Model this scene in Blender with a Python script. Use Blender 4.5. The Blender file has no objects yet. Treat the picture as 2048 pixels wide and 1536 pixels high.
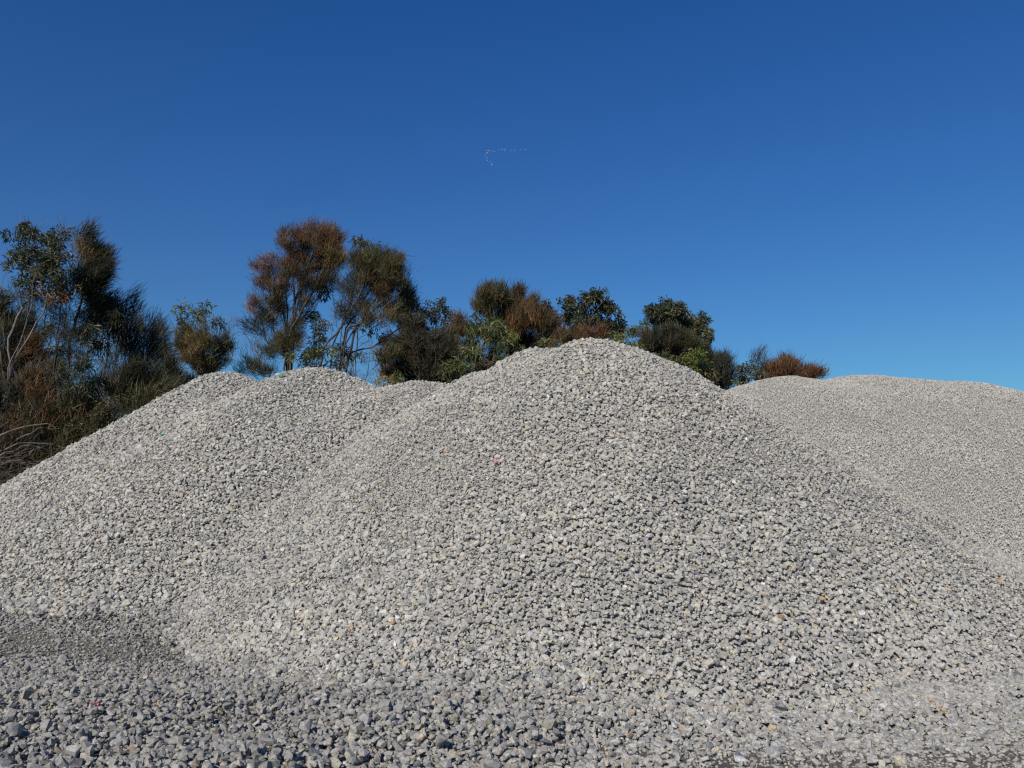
import bpy, bmesh, math, random
import numpy as np
from mathutils import Vector

R = math.radians
rng = np.random.default_rng(11)
scene = bpy.context.scene

# ------------------------------------------------------------------ camera
F_PX = 1657.0                       # focal length in pixels of a 2048 px wide frame
PITCH = math.atan(272.0 / F_PX)
EYE = 1.6
cam_d = bpy.data.cameras.new("camera")
cam_d.sensor_width = 36.0
cam_d.lens = 36.0 * F_PX / 2048.0
cam_d.clip_start = 0.1
cam_d.clip_end = 6000.0
cam = bpy.data.objects.new("camera", cam_d)
cam.location = (0, 0, EYE)
cam.rotation_euler = (math.pi / 2 + PITCH, 0, 0)
scene.collection.objects.link(cam)
scene.camera = cam

# ------------------------------------------------------------------ sky and sun
SUN_EL = R(33.0)
SUN_AZ = R(-154.0)                  # compass angle from +Y, clockwise: behind the camera, to its left
world = bpy.data.worlds.new("World")
scene.world = world
world.use_nodes = True
nt = world.node_tree
nt.nodes.clear()
w_out = nt.nodes.new("ShaderNodeOutputWorld")
w_bg = nt.nodes.new("ShaderNodeBackground")
sky = nt.nodes.new("ShaderNodeTexSky")
sky.sky_type = 'NISHITA'
sky.sun_disc = False
sky.sun_elevation = SUN_EL
sky.sun_rotation = SUN_AZ
sky.altitude = 300.0
sky.air_density = 1.5
sky.dust_density = 0.0
sky.ozone_density = 6.0
w_hs = nt.nodes.new("ShaderNodeHueSaturation")
w_hs.inputs['Saturation'].default_value = 1.32
w_bg.inputs['Strength'].default_value = 0.088
nt.links.new(sky.outputs[0], w_hs.inputs['Color'])
# the camera's colour response: a gamma and a gain for each channel
w_sp = nt.nodes.new("ShaderNodeSeparateColor")
w_tn = nt.nodes.new("ShaderNodeCombineColor")
nt.links.new(w_hs.outputs[0], w_sp.inputs[0])
for ch, (gam, gain) in enumerate([(0.68, 0.76), (1.03, 0.715), (1.0, 0.93)]):
    w_p = nt.nodes.new("ShaderNodeMath"); w_p.operation = 'POWER'; w_p.inputs[1].default_value = gam
    w_m = nt.nodes.new("ShaderNodeMath"); w_m.operation = 'MULTIPLY'; w_m.inputs[1].default_value = gain
    nt.links.new(w_sp.outputs[ch], w_p.inputs[0]); nt.links.new(w_p.outputs[0], w_m.inputs[0])
    nt.links.new(w_m.outputs[0], w_tn.inputs[ch])
nt.links.new(w_tn.outputs[0], w_bg.inputs['Color'])
nt.links.new(w_bg.outputs[0], w_out.inputs[0])

sun_d = bpy.data.lights.new("sun", 'SUN')
sun_d.energy = 4.6
sun_d.angle = R(0.53)
sun_d.color = (1.0, 0.935, 0.83)
sun = bpy.data.objects.new("sun", sun_d)
sdir = Vector((math.sin(SUN_AZ) * math.cos(SUN_EL), math.cos(SUN_AZ) * math.cos(SUN_EL), math.sin(SUN_EL)))
sun.rotation_euler = sdir.to_track_quat('Z', 'Y').to_euler()
sun.location = (-20, -20, 30)
scene.collection.objects.link(sun)

scene.view_settings.view_transform = 'Standard'
scene.view_settings.look = 'None'
scene.view_settings.exposure = 0.0
scene.view_settings.gamma = 1.0
scene.render.engine = 'CYCLES'
scene.cycles.max_bounces = 6
scene.cycles.diffuse_bounces = 3
scene.cycles.use_denoising = False
scene.cycles.filter_width = 1.3

# ------------------------------------------------------------------ helpers
COL = scene.collection


def ray(px, py):
    dx = (np.asarray(px, float) - 1024.0) / F_PX
    dz = -(np.asarray(py, float) - 768.0) / F_PX
    y = math.cos(PITCH) - dz * math.sin(PITCH)
    z = math.sin(PITCH) + dz * math.cos(PITCH)
    return dx / y, z / y            # slopes per metre of depth


def at(px, py, Y):
    a, b = ray(px, py)
    return np.array([a * Y, Y, EYE + b * Y])


def hash3(ix, iy, seed):
    n = (ix.astype(np.int64) * 374761393 + iy.astype(np.int64) * 668265263 + seed * 974711) & 0xffffffff
    n = ((n ^ (n >> 13)) * 1274126177) & 0xffffffff
    n = n ^ (n >> 16)
    return (n & 0xffffff) / float(0xffffff)


def vnoise(x, y, scale, seed=0):
    """smooth value noise, -1..1"""
    x = np.asarray(x, float) / scale; y = np.asarray(y, float) / scale
    ix = np.floor(x); iy = np.floor(y)
    fx = x - ix; fy = y - iy
    fx = fx * fx * (3 - 2 * fx); fy = fy * fy * (3 - 2 * fy)
    a = hash3(ix, iy, seed); b = hash3(ix + 1, iy, seed)
    c = hash3(ix, iy + 1, seed); d = hash3(ix + 1, iy + 1, seed)
    return 2 * ((a * (1 - fx) + b * fx) * (1 - fy) + (c * (1 - fx) + d * fx) * fy) - 1


def sstep(a, b, v):
    t = np.clip((v - a) / (b - a), 0, 1)
    return t * t * (3 - 2 * t)


def mesh_np(name, V, F, mat, col=None, smooth=False, parent=None, loc=None):
    """one mesh object out of arrays of vertices and triangles (or quads)"""
    V = np.asarray(V, np.float32); F = np.asarray(F, np.int32)
    if loc is not None:
        V = V - np.asarray(loc, np.float32)
    me = bpy.data.meshes.new(name)
    k = F.shape[1]
    me.vertices.add(len(V)); me.vertices.foreach_set("co", V.ravel())
    me.loops.add(F.size); me.loops.foreach_set("vertex_index", F.ravel())
    me.polygons.add(len(F))
    me.polygons.foreach_set("loop_start", np.arange(0, F.size, k, dtype=np.int32))
    me.update(calc_edges=True)
    if not smooth:
        me.shade_flat()
    if col is not None:
        at_ = me.color_attributes.new("col", 'FLOAT_COLOR', 'POINT')
        c4 = np.ones((len(V), 4), np.float32); c4[:, :3] = col
        at_.data.foreach_set("color", c4.ravel())
    me.materials.append(mat)
    o = bpy.data.objects.new(name, me)
    COL.objects.link(o)
    if loc is not None and parent is None:
        o.location = loc
    if parent is not None:
        o.parent = parent
        if loc is not None:
            o.location = np.asarray(loc, float) - np.array(parent.location)
    return o


def tag(o, label=None, cat=None, group=None, kind=None):
    if label: o["label"] = label
    if cat: o["category"] = cat
    if group: o["group"] = group
    if kind: o["kind"] = kind
    return o


def empty(name, loc):
    o = bpy.data.objects.new(name, None)
    o.empty_display_size = 0.3
    COL.objects.link(o)
    o.location = loc
    return o


# ------------------------------------------------------------------ materials
def new_mat(name):
    m = bpy.data.materials.new(name); m.use_nodes = True
    n = m.node_tree.nodes; l = m.node_tree.links
    b = n["Principled BSDF"]
    return m, n, l, b


def stone_material(name, s1=22.0, s2=95.0, bump=0.35, dist=0.006):
    m, n, l, b = new_mat(name)
    a = n.new("ShaderNodeAttribute"); a.attribute_name = "col"
    tc = n.new("ShaderNodeTexCoord")
    n1 = n.new("ShaderNodeTexNoise"); n1.inputs['Scale'].default_value = s1; n1.inputs['Detail'].default_value = 5.0
    n1.inputs['Roughness'].default_value = 0.65
    n2 = n.new("ShaderNodeTexNoise"); n2.inputs['Scale'].default_value = s2; n2.inputs['Detail'].default_value = 3.0
    l.new(tc.outputs['Object'], n1.inputs['Vector']); l.new(tc.outputs['Object'], n2.inputs['Vector'])
    r1 = n.new("ShaderNodeMapRange"); r1.inputs[1].default_value = 0.3; r1.inputs[2].default_value = 0.7
    r1.inputs[3].default_value = 0.76; r1.inputs[4].default_value = 1.22
    l.new(n1.outputs[0], r1.inputs[0])
    r2 = n.new("ShaderNodeMapRange"); r2.inputs[1].default_value = 0.33; r2.inputs[2].default_value = 0.67
    r2.inputs[3].default_value = 0.72; r2.inputs[4].default_value = 1.26
    l.new(n2.outputs[0], r2.inputs[0])
    mu = n.new("ShaderNodeMath"); mu.operation = 'MULTIPLY'
    l.new(r1.outputs[0], mu.inputs[0]); l.new(r2.outputs[0], mu.inputs[1])
    vm = n.new("ShaderNodeVectorMath"); vm.operation = 'SCALE'
    l.new(a.outputs['Color'], vm.inputs[0]); l.new(mu.outputs[0], vm.inputs['Scale'])
    l.new(vm.outputs[0], b.inputs['Base Color'])
    b.inputs['Roughness'].default_value = 0.78
    b.inputs['Specular IOR Level'].default_value = 0.15
    bp = n.new("ShaderNodeBump"); bp.inputs['Strength'].default_value = bump; bp.inputs['Distance'].default_value = dist
    l.new(n1.outputs[0], bp.inputs['Height']); l.new(bp.outputs[0], b.inputs['Normal'])
    return m


def dirt_material():
    m, n, l, b = new_mat("dark_dirt")
    tc = n.new("ShaderNodeTexCoord")
    n1 = n.new("ShaderNodeTexNoise"); n1.inputs['Scale'].default_value = 1.3; n1.inputs['Detail'].default_value = 8.0
    n2 = n.new("ShaderNodeTexNoise"); n2.inputs['Scale'].default_value = 34.0; n2.inputs['Detail'].default_value = 6.0
    n2.inputs['Roughness'].default_value = 0.75
    l.new(tc.outputs['Object'], n1.inputs['Vector']); l.new(tc.outputs['Object'], n2.inputs['Vector'])
    cr = n.new("ShaderNodeValToRGB")
    cr.color_ramp.elements[0].position = 0.35; cr.color_ramp.elements[0].color = (0.080, 0.064, 0.046, 1)
    cr.color_ramp.elements[1].position = 0.68; cr.color_ramp.elements[1].color = (0.20, 0.172, 0.132, 1)
    l.new(n2.outputs[0], cr.inputs[0])
    mr = n.new("ShaderNodeMapRange"); mr.inputs[1].default_value = 0.3; mr.inputs[2].default_value = 0.7
    mr.inputs[3].default_value = 0.75; mr.inputs[4].default_value = 1.25
    l.new(n1.outputs[0], mr.inputs[0])
    vm = n.new("ShaderNodeVectorMath"); vm.operation = 'SCALE'
    l.new(cr.outputs[0], vm.inputs[0]); l.new(mr.outputs[0], vm.inputs['Scale'])
    l.new(vm.outputs[0], b.inputs['Base Color'])
    b.inputs['Roughness'].default_value = 0.92
    bp = n.new("ShaderNodeBump"); bp.inputs['Strength'].default_value = 0.8; bp.inputs['Distance'].default_value = 0.03
    l.new(n2.outputs[0], bp.inputs['Height']); l.new(bp.outputs[0], b.inputs['Normal'])
    return m


def foliage_material(name, rough=0.55, trans=0.22):
    m, n, l, b = new_mat(name)
    a = n.new("ShaderNodeAttribute"); a.attribute_name = "col"
    l.new(a.outputs['Color'], b.inputs['Base Color'])
    b.inputs['Roughness'].default_value = rough
    b.inputs['Specular IOR Level'].default_value = 0.3
    tr = n.new("ShaderNodeBsdfTranslucent"); l.new(a.outputs['Color'], tr.inputs['Color'])
    mx = n.new("ShaderNodeMixShader"); mx.inputs[0].default_value = trans
    out = n["Material Output"]
    l.new(b.outputs[0], mx.inputs[1]); l.new(tr.outputs[0], mx.inputs[2]); l.new(mx.outputs[0], out.inputs[0])
    return m


def bark_material(name, c1, c2):
    m, n, l, b = new_mat(name)
    tc = n.new("ShaderNodeTexCoord")
    mp = n.new("ShaderNodeMapping"); mp.inputs['Scale'].default_value = (9, 9, 2.2)
    n1 = n.new("ShaderNodeTexNoise"); n1.inputs['Scale'].default_value = 1.0; n1.inputs['Detail'].default_value = 6.0
    l.new(tc.outputs['Object'], mp.inputs['Vector']); l.new(mp.outputs[0], n1.inputs['Vector'])
    cr = n.new("ShaderNodeValToRGB")
    cr.color_ramp.elements[0].position = 0.36; cr.color_ramp.elements[0].color = (*c1, 1)
    cr.color_ramp.elements[1].position = 0.66; cr.color_ramp.elements[1].color = (*c2, 1)
    l.new(n1.outputs[0], cr.inputs[0]); l.new(cr.outputs[0], b.inputs['Base Color'])
    b.inputs['Roughness'].default_value = 0.9
    return m


def plain_material(name, c, rough=0.5):
    m, n, l, b = new_mat(name)
    tc = n.new("ShaderNodeTexCoord")
    n1 = n.new("ShaderNodeTexNoise"); n1.inputs['Scale'].default_value = 40.0
    l.new(tc.outputs['Object'], n1.inputs['Vector'])
    mr = n.new("ShaderNodeMapRange"); mr.inputs[3].default_value = 0.8; mr.inputs[4].default_value = 1.15
    l.new(n1.outputs[0], mr.inputs[0])
    vm = n.new("ShaderNodeVectorMath"); vm.operation = 'SCALE'; vm.inputs[0].default_value = c
    l.new(mr.outputs[0], vm.inputs['Scale']); l.new(vm.outputs[0], b.inputs['Base Color'])
    b.inputs['Roughness'].default_value = rough
    return m


M_STONE = stone_material("crushed_granite")
M_FINE = stone_material("fine_crushed_granite", 30.0, 110.0, 0.2, 0.004)
M_DIRT = dirt_material()
M_LEAF = foliage_material("leaves", 0.42, 0.2)
M_NEEDLE = foliage_material("needles", 0.6, 0.25)
M_BARK_DARK = bark_material("dark_bark", (0.028, 0.022, 0.018), (0.095, 0.078, 0.064))
M_BARK_PALE = bark_material("pale_bark", (0.07, 0.058, 0.05), (0.20, 0.17, 0.145))
M_BARK_MID = bark_material("brown_bark", (0.045, 0.033, 0.026), (0.14, 0.11, 0.085))
M_DEAD = bark_material("dead_wood", (0.07, 0.055, 0.043), (0.21, 0.175, 0.14))

# ------------------------------------------------------------------ terrain and piles
# each pile: list of mounds (x, y, top height, slope x, slope y, rounding, how much steeper the left side is)


def mound(px, py, Y, kx, ky, a, left=1.0):
    p = at(px, py, Y)
    return (p[0], p[1], p[2] - 0.03, kx, ky, a, left)


PILES = {
    'main': [mound(1182, 676, 13.0, 0.65, 0.84, 0.80, 1.50), mound(1085, 696, 13.8, 0.66, 0.96, 0.8, 1.3),
             mound(960, 738, 15.1, 0.70, 0.96, 0.7, 1.25), mound(860, 764, 17.4, 0.60, 0.90, 1.2, 1.1),
             mound(1380, 950, 11.6, 0.50, 0.76, 0.6, 1.3), mound(900, 950, 13.2, 0.55, 0.90, 0.5, 1.3)],
    'left': [mound(462, 736, 20.5, 0.70, 0.78, 0.45), mound(280, 880, 19.6, 0.62, 0.72, 0.5), mound(60, 1005, 18.6, 0.50, 0.7, 0.5)],
    'second': [mound(615, 730, 18.4, 0.60, 0.82, 0.85, 1.2), mound(765, 781, 17.2, 0.66, 0.84, 0.9, 1.0)],
    'fine': [mound(1568, 741, 21.0, 0.54, 0.68, 0.9), mound(1730, 744, 21.6, 0.52, 0.68, 0.9),
             mound(1925, 756, 21.0, 0.52, 0.68, 1.1), mound(2180, 785, 21.0, 0.50, 0.66, 1.3)],
}
PNAMES = ['main', 'left', 'second', 'fine']


def ground_z(x, y):
    x = np.asarray(x, float); y = np.asarray(y, float)
    z = 0.045 * vnoise(x, y, 2.3, 5) + 0.02 * vnoise(x, y, 0.8, 6)
    # spread of loose gravel thrown across the left of the foreground
    z = z + 0.10 * sstep(8.8, 7.0, y) * sstep(1.6, -0.5, x) * (1 + 0.6 * vnoise(x, y, 0.9, 8))
    # the yard climbs a little towards the left heaps
    z = z + 0.30 * sstep(9.0, 13.0, y) * sstep(0.5, -2.5, x)
    # low packed apron rising to the right
    z = z + 0.42 * sstep(1.2, 7.5, x) * sstep(5.6, 11.0, y)
    # bank behind the piles
    z = z + 2.7 * sstep(20.5, 27.0, y) + 0.35 * vnoise(x, y, 6.0, 9) * sstep(22, 27, y)
    return z


def pile_raw(name, x, y):
    x = np.asarray(x, float); y = np.asarray(y, float)
    hs = []
    for (cx, cy, H, kx, ky, a, lf) in PILES[name]:
        dx = (x - cx) * kx; dx = np.where(dx < 0, dx * lf, dx); dy = (y - cy) * ky
        k = 0.5 * (kx + ky)
        r = np.sqrt(dx * dx + dy * dy + (a * k) ** 2) - a * k
        hs.append(H - r)
    w = 0.16 if name != 'fine' else 0.30
    hs = np.stack(hs); mx = hs.max(0)
    h = mx + w * np.log(np.exp((hs - mx) / w).sum(0)) - w * 0.35
    # concave foot: the slope eases out just above the ground
    n = 0.10 * vnoise(x, y, 1.7, 21) + 0.05 * vnoise(x, y, 0.7, 22) + 0.02 * vnoise(x, y, 0.3, 23)
    if name == 'fine': n = n * 0.7
    h = h + n
    g = ground_z(x, y)
    d = h - g
    s = 0.22
    return g + s * np.logaddexp(0, d / s) - 0.01, d


def pile_z(name, x, y):
    """height of one heap, with the valleys between heaps filled a little where their stones ran together"""
    raw = {n: pile_raw(n, x, y) for n in PNAMES}
    zs = np.sort(np.stack([raw[n][0] for n in PNAMES]), 0)
    second = np.sort(np.stack([raw[n][1] for n in PNAMES]), 0)[-2]
    w = 0.26
    fill = w * np.log1p(np.exp(-(zs[-1] - zs[-2]) / w)) * sstep(0.0, 0.5, second)
    return raw[name][0] + fill, raw[name][1]


def surface(x, y):
    raw = [pile_raw(n, x, y) for n in PNAMES]
    zr = np.stack([r[0] for r in raw]); ds = np.stack([r[1] for r in raw])
    zs = np.sort(zr, 0)
    w = 0.26
    fill = w * np.log1p(np.exp(-(zs[-1] - zs[-2]) / w)) * sstep(0.0, 0.5, np.sort(ds, 0)[-2])
    return zr + fill, ds


def total_z(x, y):
    g = ground_z(x, y)
    return np.maximum(g, surface(x, y)[0].max(0) - 0.0)


# coarse table of the total height for fast visibility tests
GX0, GX1, GY0, GY1, GS = -24.0, 24.0, 2.0, 34.0, 0.08
gx = np.arange(GX0, GX1, GS); gy = np.arange(GY0, GY1, GS)
GXX, GYY = np.meshgrid(gx, gy)
GZ = total_z(GXX, GYY)


def zlook(x, y):
    fx = np.clip((x - GX0) / GS, 0, len(gx) - 1.001); fy = np.clip((y - GY0) / GS, 0, len(gy) - 1.001)
    ix = fx.astype(int); iy = fy.astype(int); fx -= ix; fy -= iy
    return ((GZ[iy, ix] * (1 - fx) + GZ[iy, ix + 1] * fx) * (1 - fy)
            + (GZ[iy + 1, ix] * (1 - fx) + GZ[iy + 1, ix + 1] * fx) * fy)


def visible(x, y, z, lift=0.16):
    """which surface points could be seen from the camera or from a step beside it"""
    out = np.zeros(len(x), bool)
    for cx, cz in ((0, EYE), (-1.6, EYE), (1.6, EYE), (0, EYE + 0.7)):
        ok = ~out
        idx = np.nonzero(ok)[0]
        if not len(idx): break
        X, Y, Z = x[idx], y[idx], z[idx] + lift
        vis = np.abs(X - cx) < 0.655 * Y + 0.6
        for t in np.linspace(0.12, 0.97, 60):
            sx = cx + (X - cx) * t; sy = Y * t; sz = cz + (Z - cz) * t
            m = sy > GY0
            vis &= ~(m & (zlook(sx, np.maximum(sy, GY0)) > sz + 0.03))
        out[idx[vis]] = True
    return out


def hit(px, py):
    """where a sight line meets the surface"""
    a, b = ray(px, py)
    Y = np.arange(3.0, 30.0, 0.01)
    z = EYE + b * Y
    s = zlook(a * Y, Y)
    i = np.nonzero(s >= z)[0]
    i = i[0] if len(i) else len(Y) - 1
    return np.array([a * Y[i], Y[i], s[i]])


# ------------------------------------------------------------------ stones
def hull_template(seed, n=11, flat=0.7, sides=0):
    """an angular crushed stone: the convex hull of a few points pushed onto a lumpy ellipsoid"""
    r = random.Random(seed)
    bm = bmesh.new()
    ax = (1.0, r.uniform(0.62, 0.9), r.uniform(0.42, 0.72) * flat / 0.7)
    pts = []
    tries = 0
    while len(pts) < n and tries < 500:
        tries += 1
        v = Vector((r.gauss(0, 1), r.gauss(0, 1), r.gauss(0, 1))).normalized()
        if any((v - q).length < 0.55 for q in pts): continue
        pts.append(v)
    for v in pts:
        v = Vector([math.copysign(abs(c) ** 0.72, c) for c in v])
        k = r.uniform(0.82, 1.08)
        bm.verts.new((v.x * ax[0] * k, v.y * ax[1] * k, v.z * ax[2] * k))
    bmesh.ops.convex_hull(bm, input=bm.verts)
    loose = [v for v in bm.verts if not v.link_faces]
    bmesh.ops.delete(bm, geom=loose, context='VERTS')
    bmesh.ops.triangulate(bm, faces=bm.faces)
    bm.verts.index_update()
    V = np.array([v.co[:] for v in bm.verts]); F = np.array([[v.index for v in f.verts] for f in bm.faces])
    bm.free()
    return V * 0.5, F


TPL = [hull_template(100 + i, n=random.Random(i).choice([10, 11, 12, 13, 14])) for i in range(28)]
TPL_FINE = [hull_template(300 + i, n=random.Random(i).choice([7, 8, 9])) for i in range(16)]


def rand_rot(n, tilt, normals):
    """random turn about the surface normal after a random tilt"""
    az = rng.uniform(0, 2 * np.pi, n)
    X = np.stack([np.cos(az), np.sin(az), np.zeros(n)], 1)
    Z = normals + rng.normal(0, 1, (n, 3)) * tilt[:, None]
    Z /= np.linalg.norm(Z, axis=1)[:, None]
    Y = np.cross(Z, X); Y /= np.linalg.norm(Y, axis=1)[:, None]
    X = np.cross(Y, Z)
    return np.stack([X, Y, Z], 2)       # columns = axes


def stone_colors(n, orange=0.002, where=None):
    L = np.clip(rng.normal(0.362, 0.040, n), 0.24, 0.55)
    u = rng.random(n)
    c = np.stack([L * 1.04, L * 0.985, L * 0.895], 1)
    w = u < 0.17; c[w] = np.stack([L[w] * 0.89, L[w] * 0.875, L[w] * 0.83], 1)            # blue grey
    w = (u >= 0.20) & (u < 0.245); c[w] = np.stack([L[w] * 0.53, L[w] * 0.54, L[w] * 0.54], 1)   # dark
    w = (u >= 0.265) & (u < 0.40); c[w] = np.stack([L[w] * 1.12, L[w] * 1.03, L[w] * 0.86], 1)   # cream grey
    w = (u >= 0.40) & (u < 0.43); c[w] = np.stack([L[w] * 1.12, L[w] * 0.96, L[w] * 0.72], 1)    # tan
    w = (u >= 0.43) & (u < 0.445); c[w] = np.stack([L[w] * 1.35, L[w] * 1.33, L[w] * 1.28], 1)   # pale
    if where is not None:
        # pale crusher dust lies thicker in some streaks than in others
        x, y = where
        t = 0.6 * vnoise(x + 0.3 * y, y, 1.6, 61) + 0.4 * vnoise(x, y, 0.55, 62)
        c = c * np.stack([1 + 0.05 * t, 1 + 0.045 * t, 1 + 0.03 * t], 1)
    w = u > 1 - orange
    c[w] = np.array([0.38, 0.27, 0.17]) * rng.uniform(0.7, 1.15, w.sum())[:, None]
    return c


def build_stones(P, N, size, tilt, col, templates):
    """P centres, N normals, size lengths -> vertices, faces, colours"""
    Vs, Fs, Cs = [], [], []
    off = 0
    which = rng.integers(0, len(templates), len(P))
    Rm = rand_rot(len(P), tilt, N)
    st = np.stack([rng.uniform(0.85, 1.25, len(P)), rng.uniform(0.85, 1.15, len(P)), rng.uniform(0.8, 1.25, len(P))], 1)
    for k, (tv, tf) in enumerate(templates):
        idx = np.nonzero(which == k)[0]
        if not len(idx): continue
        v = tv[None, :, :] * st[idx][:, None, :] * size[idx][:, None, None]
        v = np.einsum('nij,nkj->nki', Rm[idx], v) + P[idx][:, None, :]
        f = tf[None, :, :] + (np.arange(len(idx)) * len(tv))[:, None, None] + off
        Vs.append(v.reshape(-1, 3)); Fs.append(f.reshape(-1, 3))
        Cs.append(np.repeat(col[idx], len(tv), 0))
        off += len(idx) * len(tv)
    return np.concatenate(Vs), np.concatenate(Fs), np.concatenate(Cs)


def grid_points(x0, x1, y0, y1, s):
    xs = np.arange(x0, x1, s); ys = np.arange(y0, y1, s)
    X, Y = np.meshgrid(xs, ys)
    X = X.ravel() + rng.uniform(-0.5, 0.5, X.size) * s
    Y = Y.ravel() + rng.uniform(-0.5, 0.5, Y.size) * s
    return X, Y


def normals_of(zf, x, y, e=0.04):
    dx = (zf(x + e, y) - zf(x - e, y)) / (2 * e); dy = (zf(x, y + e) - zf(x, y - e)) / (2 * e)
    n = np.stack([-dx, -dy, np.ones_like(dx)], 1)
    return n / np.linalg.norm(n, axis=1)[:, None]


def packed(x, y):
    """1 where the gravel lies flat and pressed together (right foreground), 0 where loose"""
    return np.maximum(sstep(1.0, 4.2, x) * sstep(1.1, 0.45, total_z(x, y) - ground_z(x, y)), 0.75 * sstep(1.8, 6.0, x))


def make_pile(name, label, spacing, smin, smax, mat, templates, bounds, tile):
    zf = lambda x, y: pile_z(name, x, y)[0]
    V0, F0, C0 = [], [], []
    # solid body of the heap under the stones
    x0, x1, y0, y1 = bounds
    xs = np.arange(x0, x1, 0.09); ys = np.arange(y0, y1, 0.09)
    X, Y = np.meshgrid(xs, ys)
    zp, d = pile_z(name, X, Y)
    zc = zp - 0.065
    zc = np.where(d > -0.30, zc, ground_z(X, Y) - 0.25)
    nx, ny = len(xs), len(ys)
    Vc = np.stack([X.ravel(), Y.ravel(), zc.ravel()], 1)
    i = (np.arange(ny - 1)[:, None] * nx + np.arange(nx - 1)[None, :]).ravel()
    q = np.stack([i, i + 1, i + 1 + nx, i + nx], 1)
    dd = d.ravel()
    q = q[(dd[q].max(1) > -0.30)]
    Fc = np.concatenate([q[:, [0, 1, 2]], q[:, [0, 2, 3]]])
    Cc = np.tile(np.array([0.29, 0.275, 0.25]), (len(Vc), 1))
    # stones: a bed layer and larger ones over it
    Ps, Ns, Ss, Ts = [], [], [], []
    for layer, (s, lo, hi, lift, sink) in enumerate([(spacing, smin, smax, 0.0, 0.0),
                                                     (spacing * 1.45, smin * 1.15, smax * 1.15, 0.25, 0.0),
                                                     (spacing * 4.0, smax * 0.95, smax * 1.5, 0.2, 0.0)]):
        if tile and layer == 2: s = spacing * 7
        x, y = grid_points(x0, x1, y0, y1, s)
        zs, ds = surface(x, y)
        k = PNAMES.index(name)
        mine = (zs[k] >= zs.max(0) - 0.015) & (ds[k] > -0.22 + 0.12 * vnoise(x, y, 0.25, 77))
        x, y, z = x[mine], y[mine], zs[k][mine]
        vis = visible(x, y, z)
        x, y, z = x[vis], y[vis], z[vis]
        # slopes hold more stones per square metre of plan
        N = normals_of(zf, x, y)
        u = rng.random(len(x))
        toe = sstep(1.6, 0.2, ds[k][mine][vis])
        size = (lo + (hi - lo) * u ** 1.9) * (1 + 0.16 * vnoise(x, y, 1.3, 41) + 0.12 * vnoise(x, y, 0.5, 42) + 0.10 * toe)
        pk = packed(x, y)
        if name == 'fine': pk = pk * 0 + 0.3
        tilt = 0.55 - 0.33 * pk
        size = size * (1 - 0.20 * sstep(1.5, 6.0, x)) if name == 'main' else size
        up = (rng.uniform(-0.20, 0.13, len(x)) + lift * 0.65) * size * (1 - 0.72 * pk)
        P = np.stack([x, y, z], 1) + N * up[:, None]
        Ps.append(P); Ns.append(N); Ss.append(size); Ts.append(tilt)
    P = np.concatenate(Ps); N = np.concatenate(Ns); S = np.concatenate(Ss); T = np.concatenate(Ts)
    col = stone_colors(len(P), 0.0012 if name != 'fine' else 0.0003, (P[:, 0], P[:, 1]))
    if name == 'fine':
        col = (col * 0.5 + 0.5 * col.mean(0)) * 1.16
    Vp, Fp, Cp = build_stones(P, N, S, T, col, templates)
    V = np.concatenate([Vc, Vp]); F = np.concatenate([Fc, Fp + len(Vc)]); C = np.concatenate([Cc, Cp])
    m0 = PILES[name][0]
    o = mesh_np("gravel_pile", V, F, mat, C, loc=(m0[0], m0[1], 0.0))
    tag(o, label, "gravel pile")
    print("pile", name, len(P), "stones", len(F), "faces")
    return o


make_pile('main', "tallest heap of coarse grey crushed rock, in the middle of the yard", 0.037, 0.027, 0.067, M_STONE, TPL,
          (-8.0, 12.5, 4.5, 20.0), False)
make_pile('left', "leftmost heap of coarse grey crushed rock with a long slope down beside the dead branches",
          0.055, 0.040, 0.094, M_STONE, TPL, (-18.0, 0.0, 9.0, 25.0), False)
make_pile('second', "rounded heap of coarse grey crushed rock with a green scrap at its top", 0.051, 0.037, 0.088, M_STONE, TPL,
          (-13.0, 3.0, 8.0, 22.5), False)
make_pile('fine', "wide smooth stockpile of fine grey gravel with several low humps on the right", 0.031, 0.027, 0.050, M_FINE,
          TPL_FINE, (1.5, 20.0, 10.0, 25.0), True)


# ------------------------------------------------------------------ ground
def ground_mesh():
    # fine near the camera, coarse out to the horizon
    def axis(lims):
        out = [lims[0][0]]
        for a, b, s in lims:
            n = max(1, int(round((b - a) / s)))
            out += list(np.linspace(a, b, n + 1)[1:])
        return np.array(out)
    ax = axis([(-3000, -300, 300), (-300, -40, 20), (-40, -14, 1.0), (-14, 14, 0.12), (14, 40, 1.0), (40, 300, 20), (300, 3000, 300)])
    ay = axis([(-300, -20, 40), (-20, 2, 1.0), (2, 16, 0.12), (16, 40, 0.5), (40, 300, 20), (300, 4000, 300)])
    X, Y = np.meshgrid(ax, ay)
    Z = ground_z(X, Y)
    far = sstep(40, 120, np.hypot(X, Y))
    Z = Z * (1 - far) - 0.5 * far
    nx, ny = len(ax), len(ay)
    V = np.stack([X.ravel(), Y.ravel(), Z.ravel()], 1)
    i = (np.arange(ny - 1)[:, None] * nx + np.arange(nx - 1)[None, :]).ravel()
    F = np.stack([i, i + 1, i + 1 + nx, i + nx], 1)
    o = mesh_np("ground", V, F, M_DIRT, None, smooth=True)
    tag(o, kind='structure')


ground_mesh()


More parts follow.
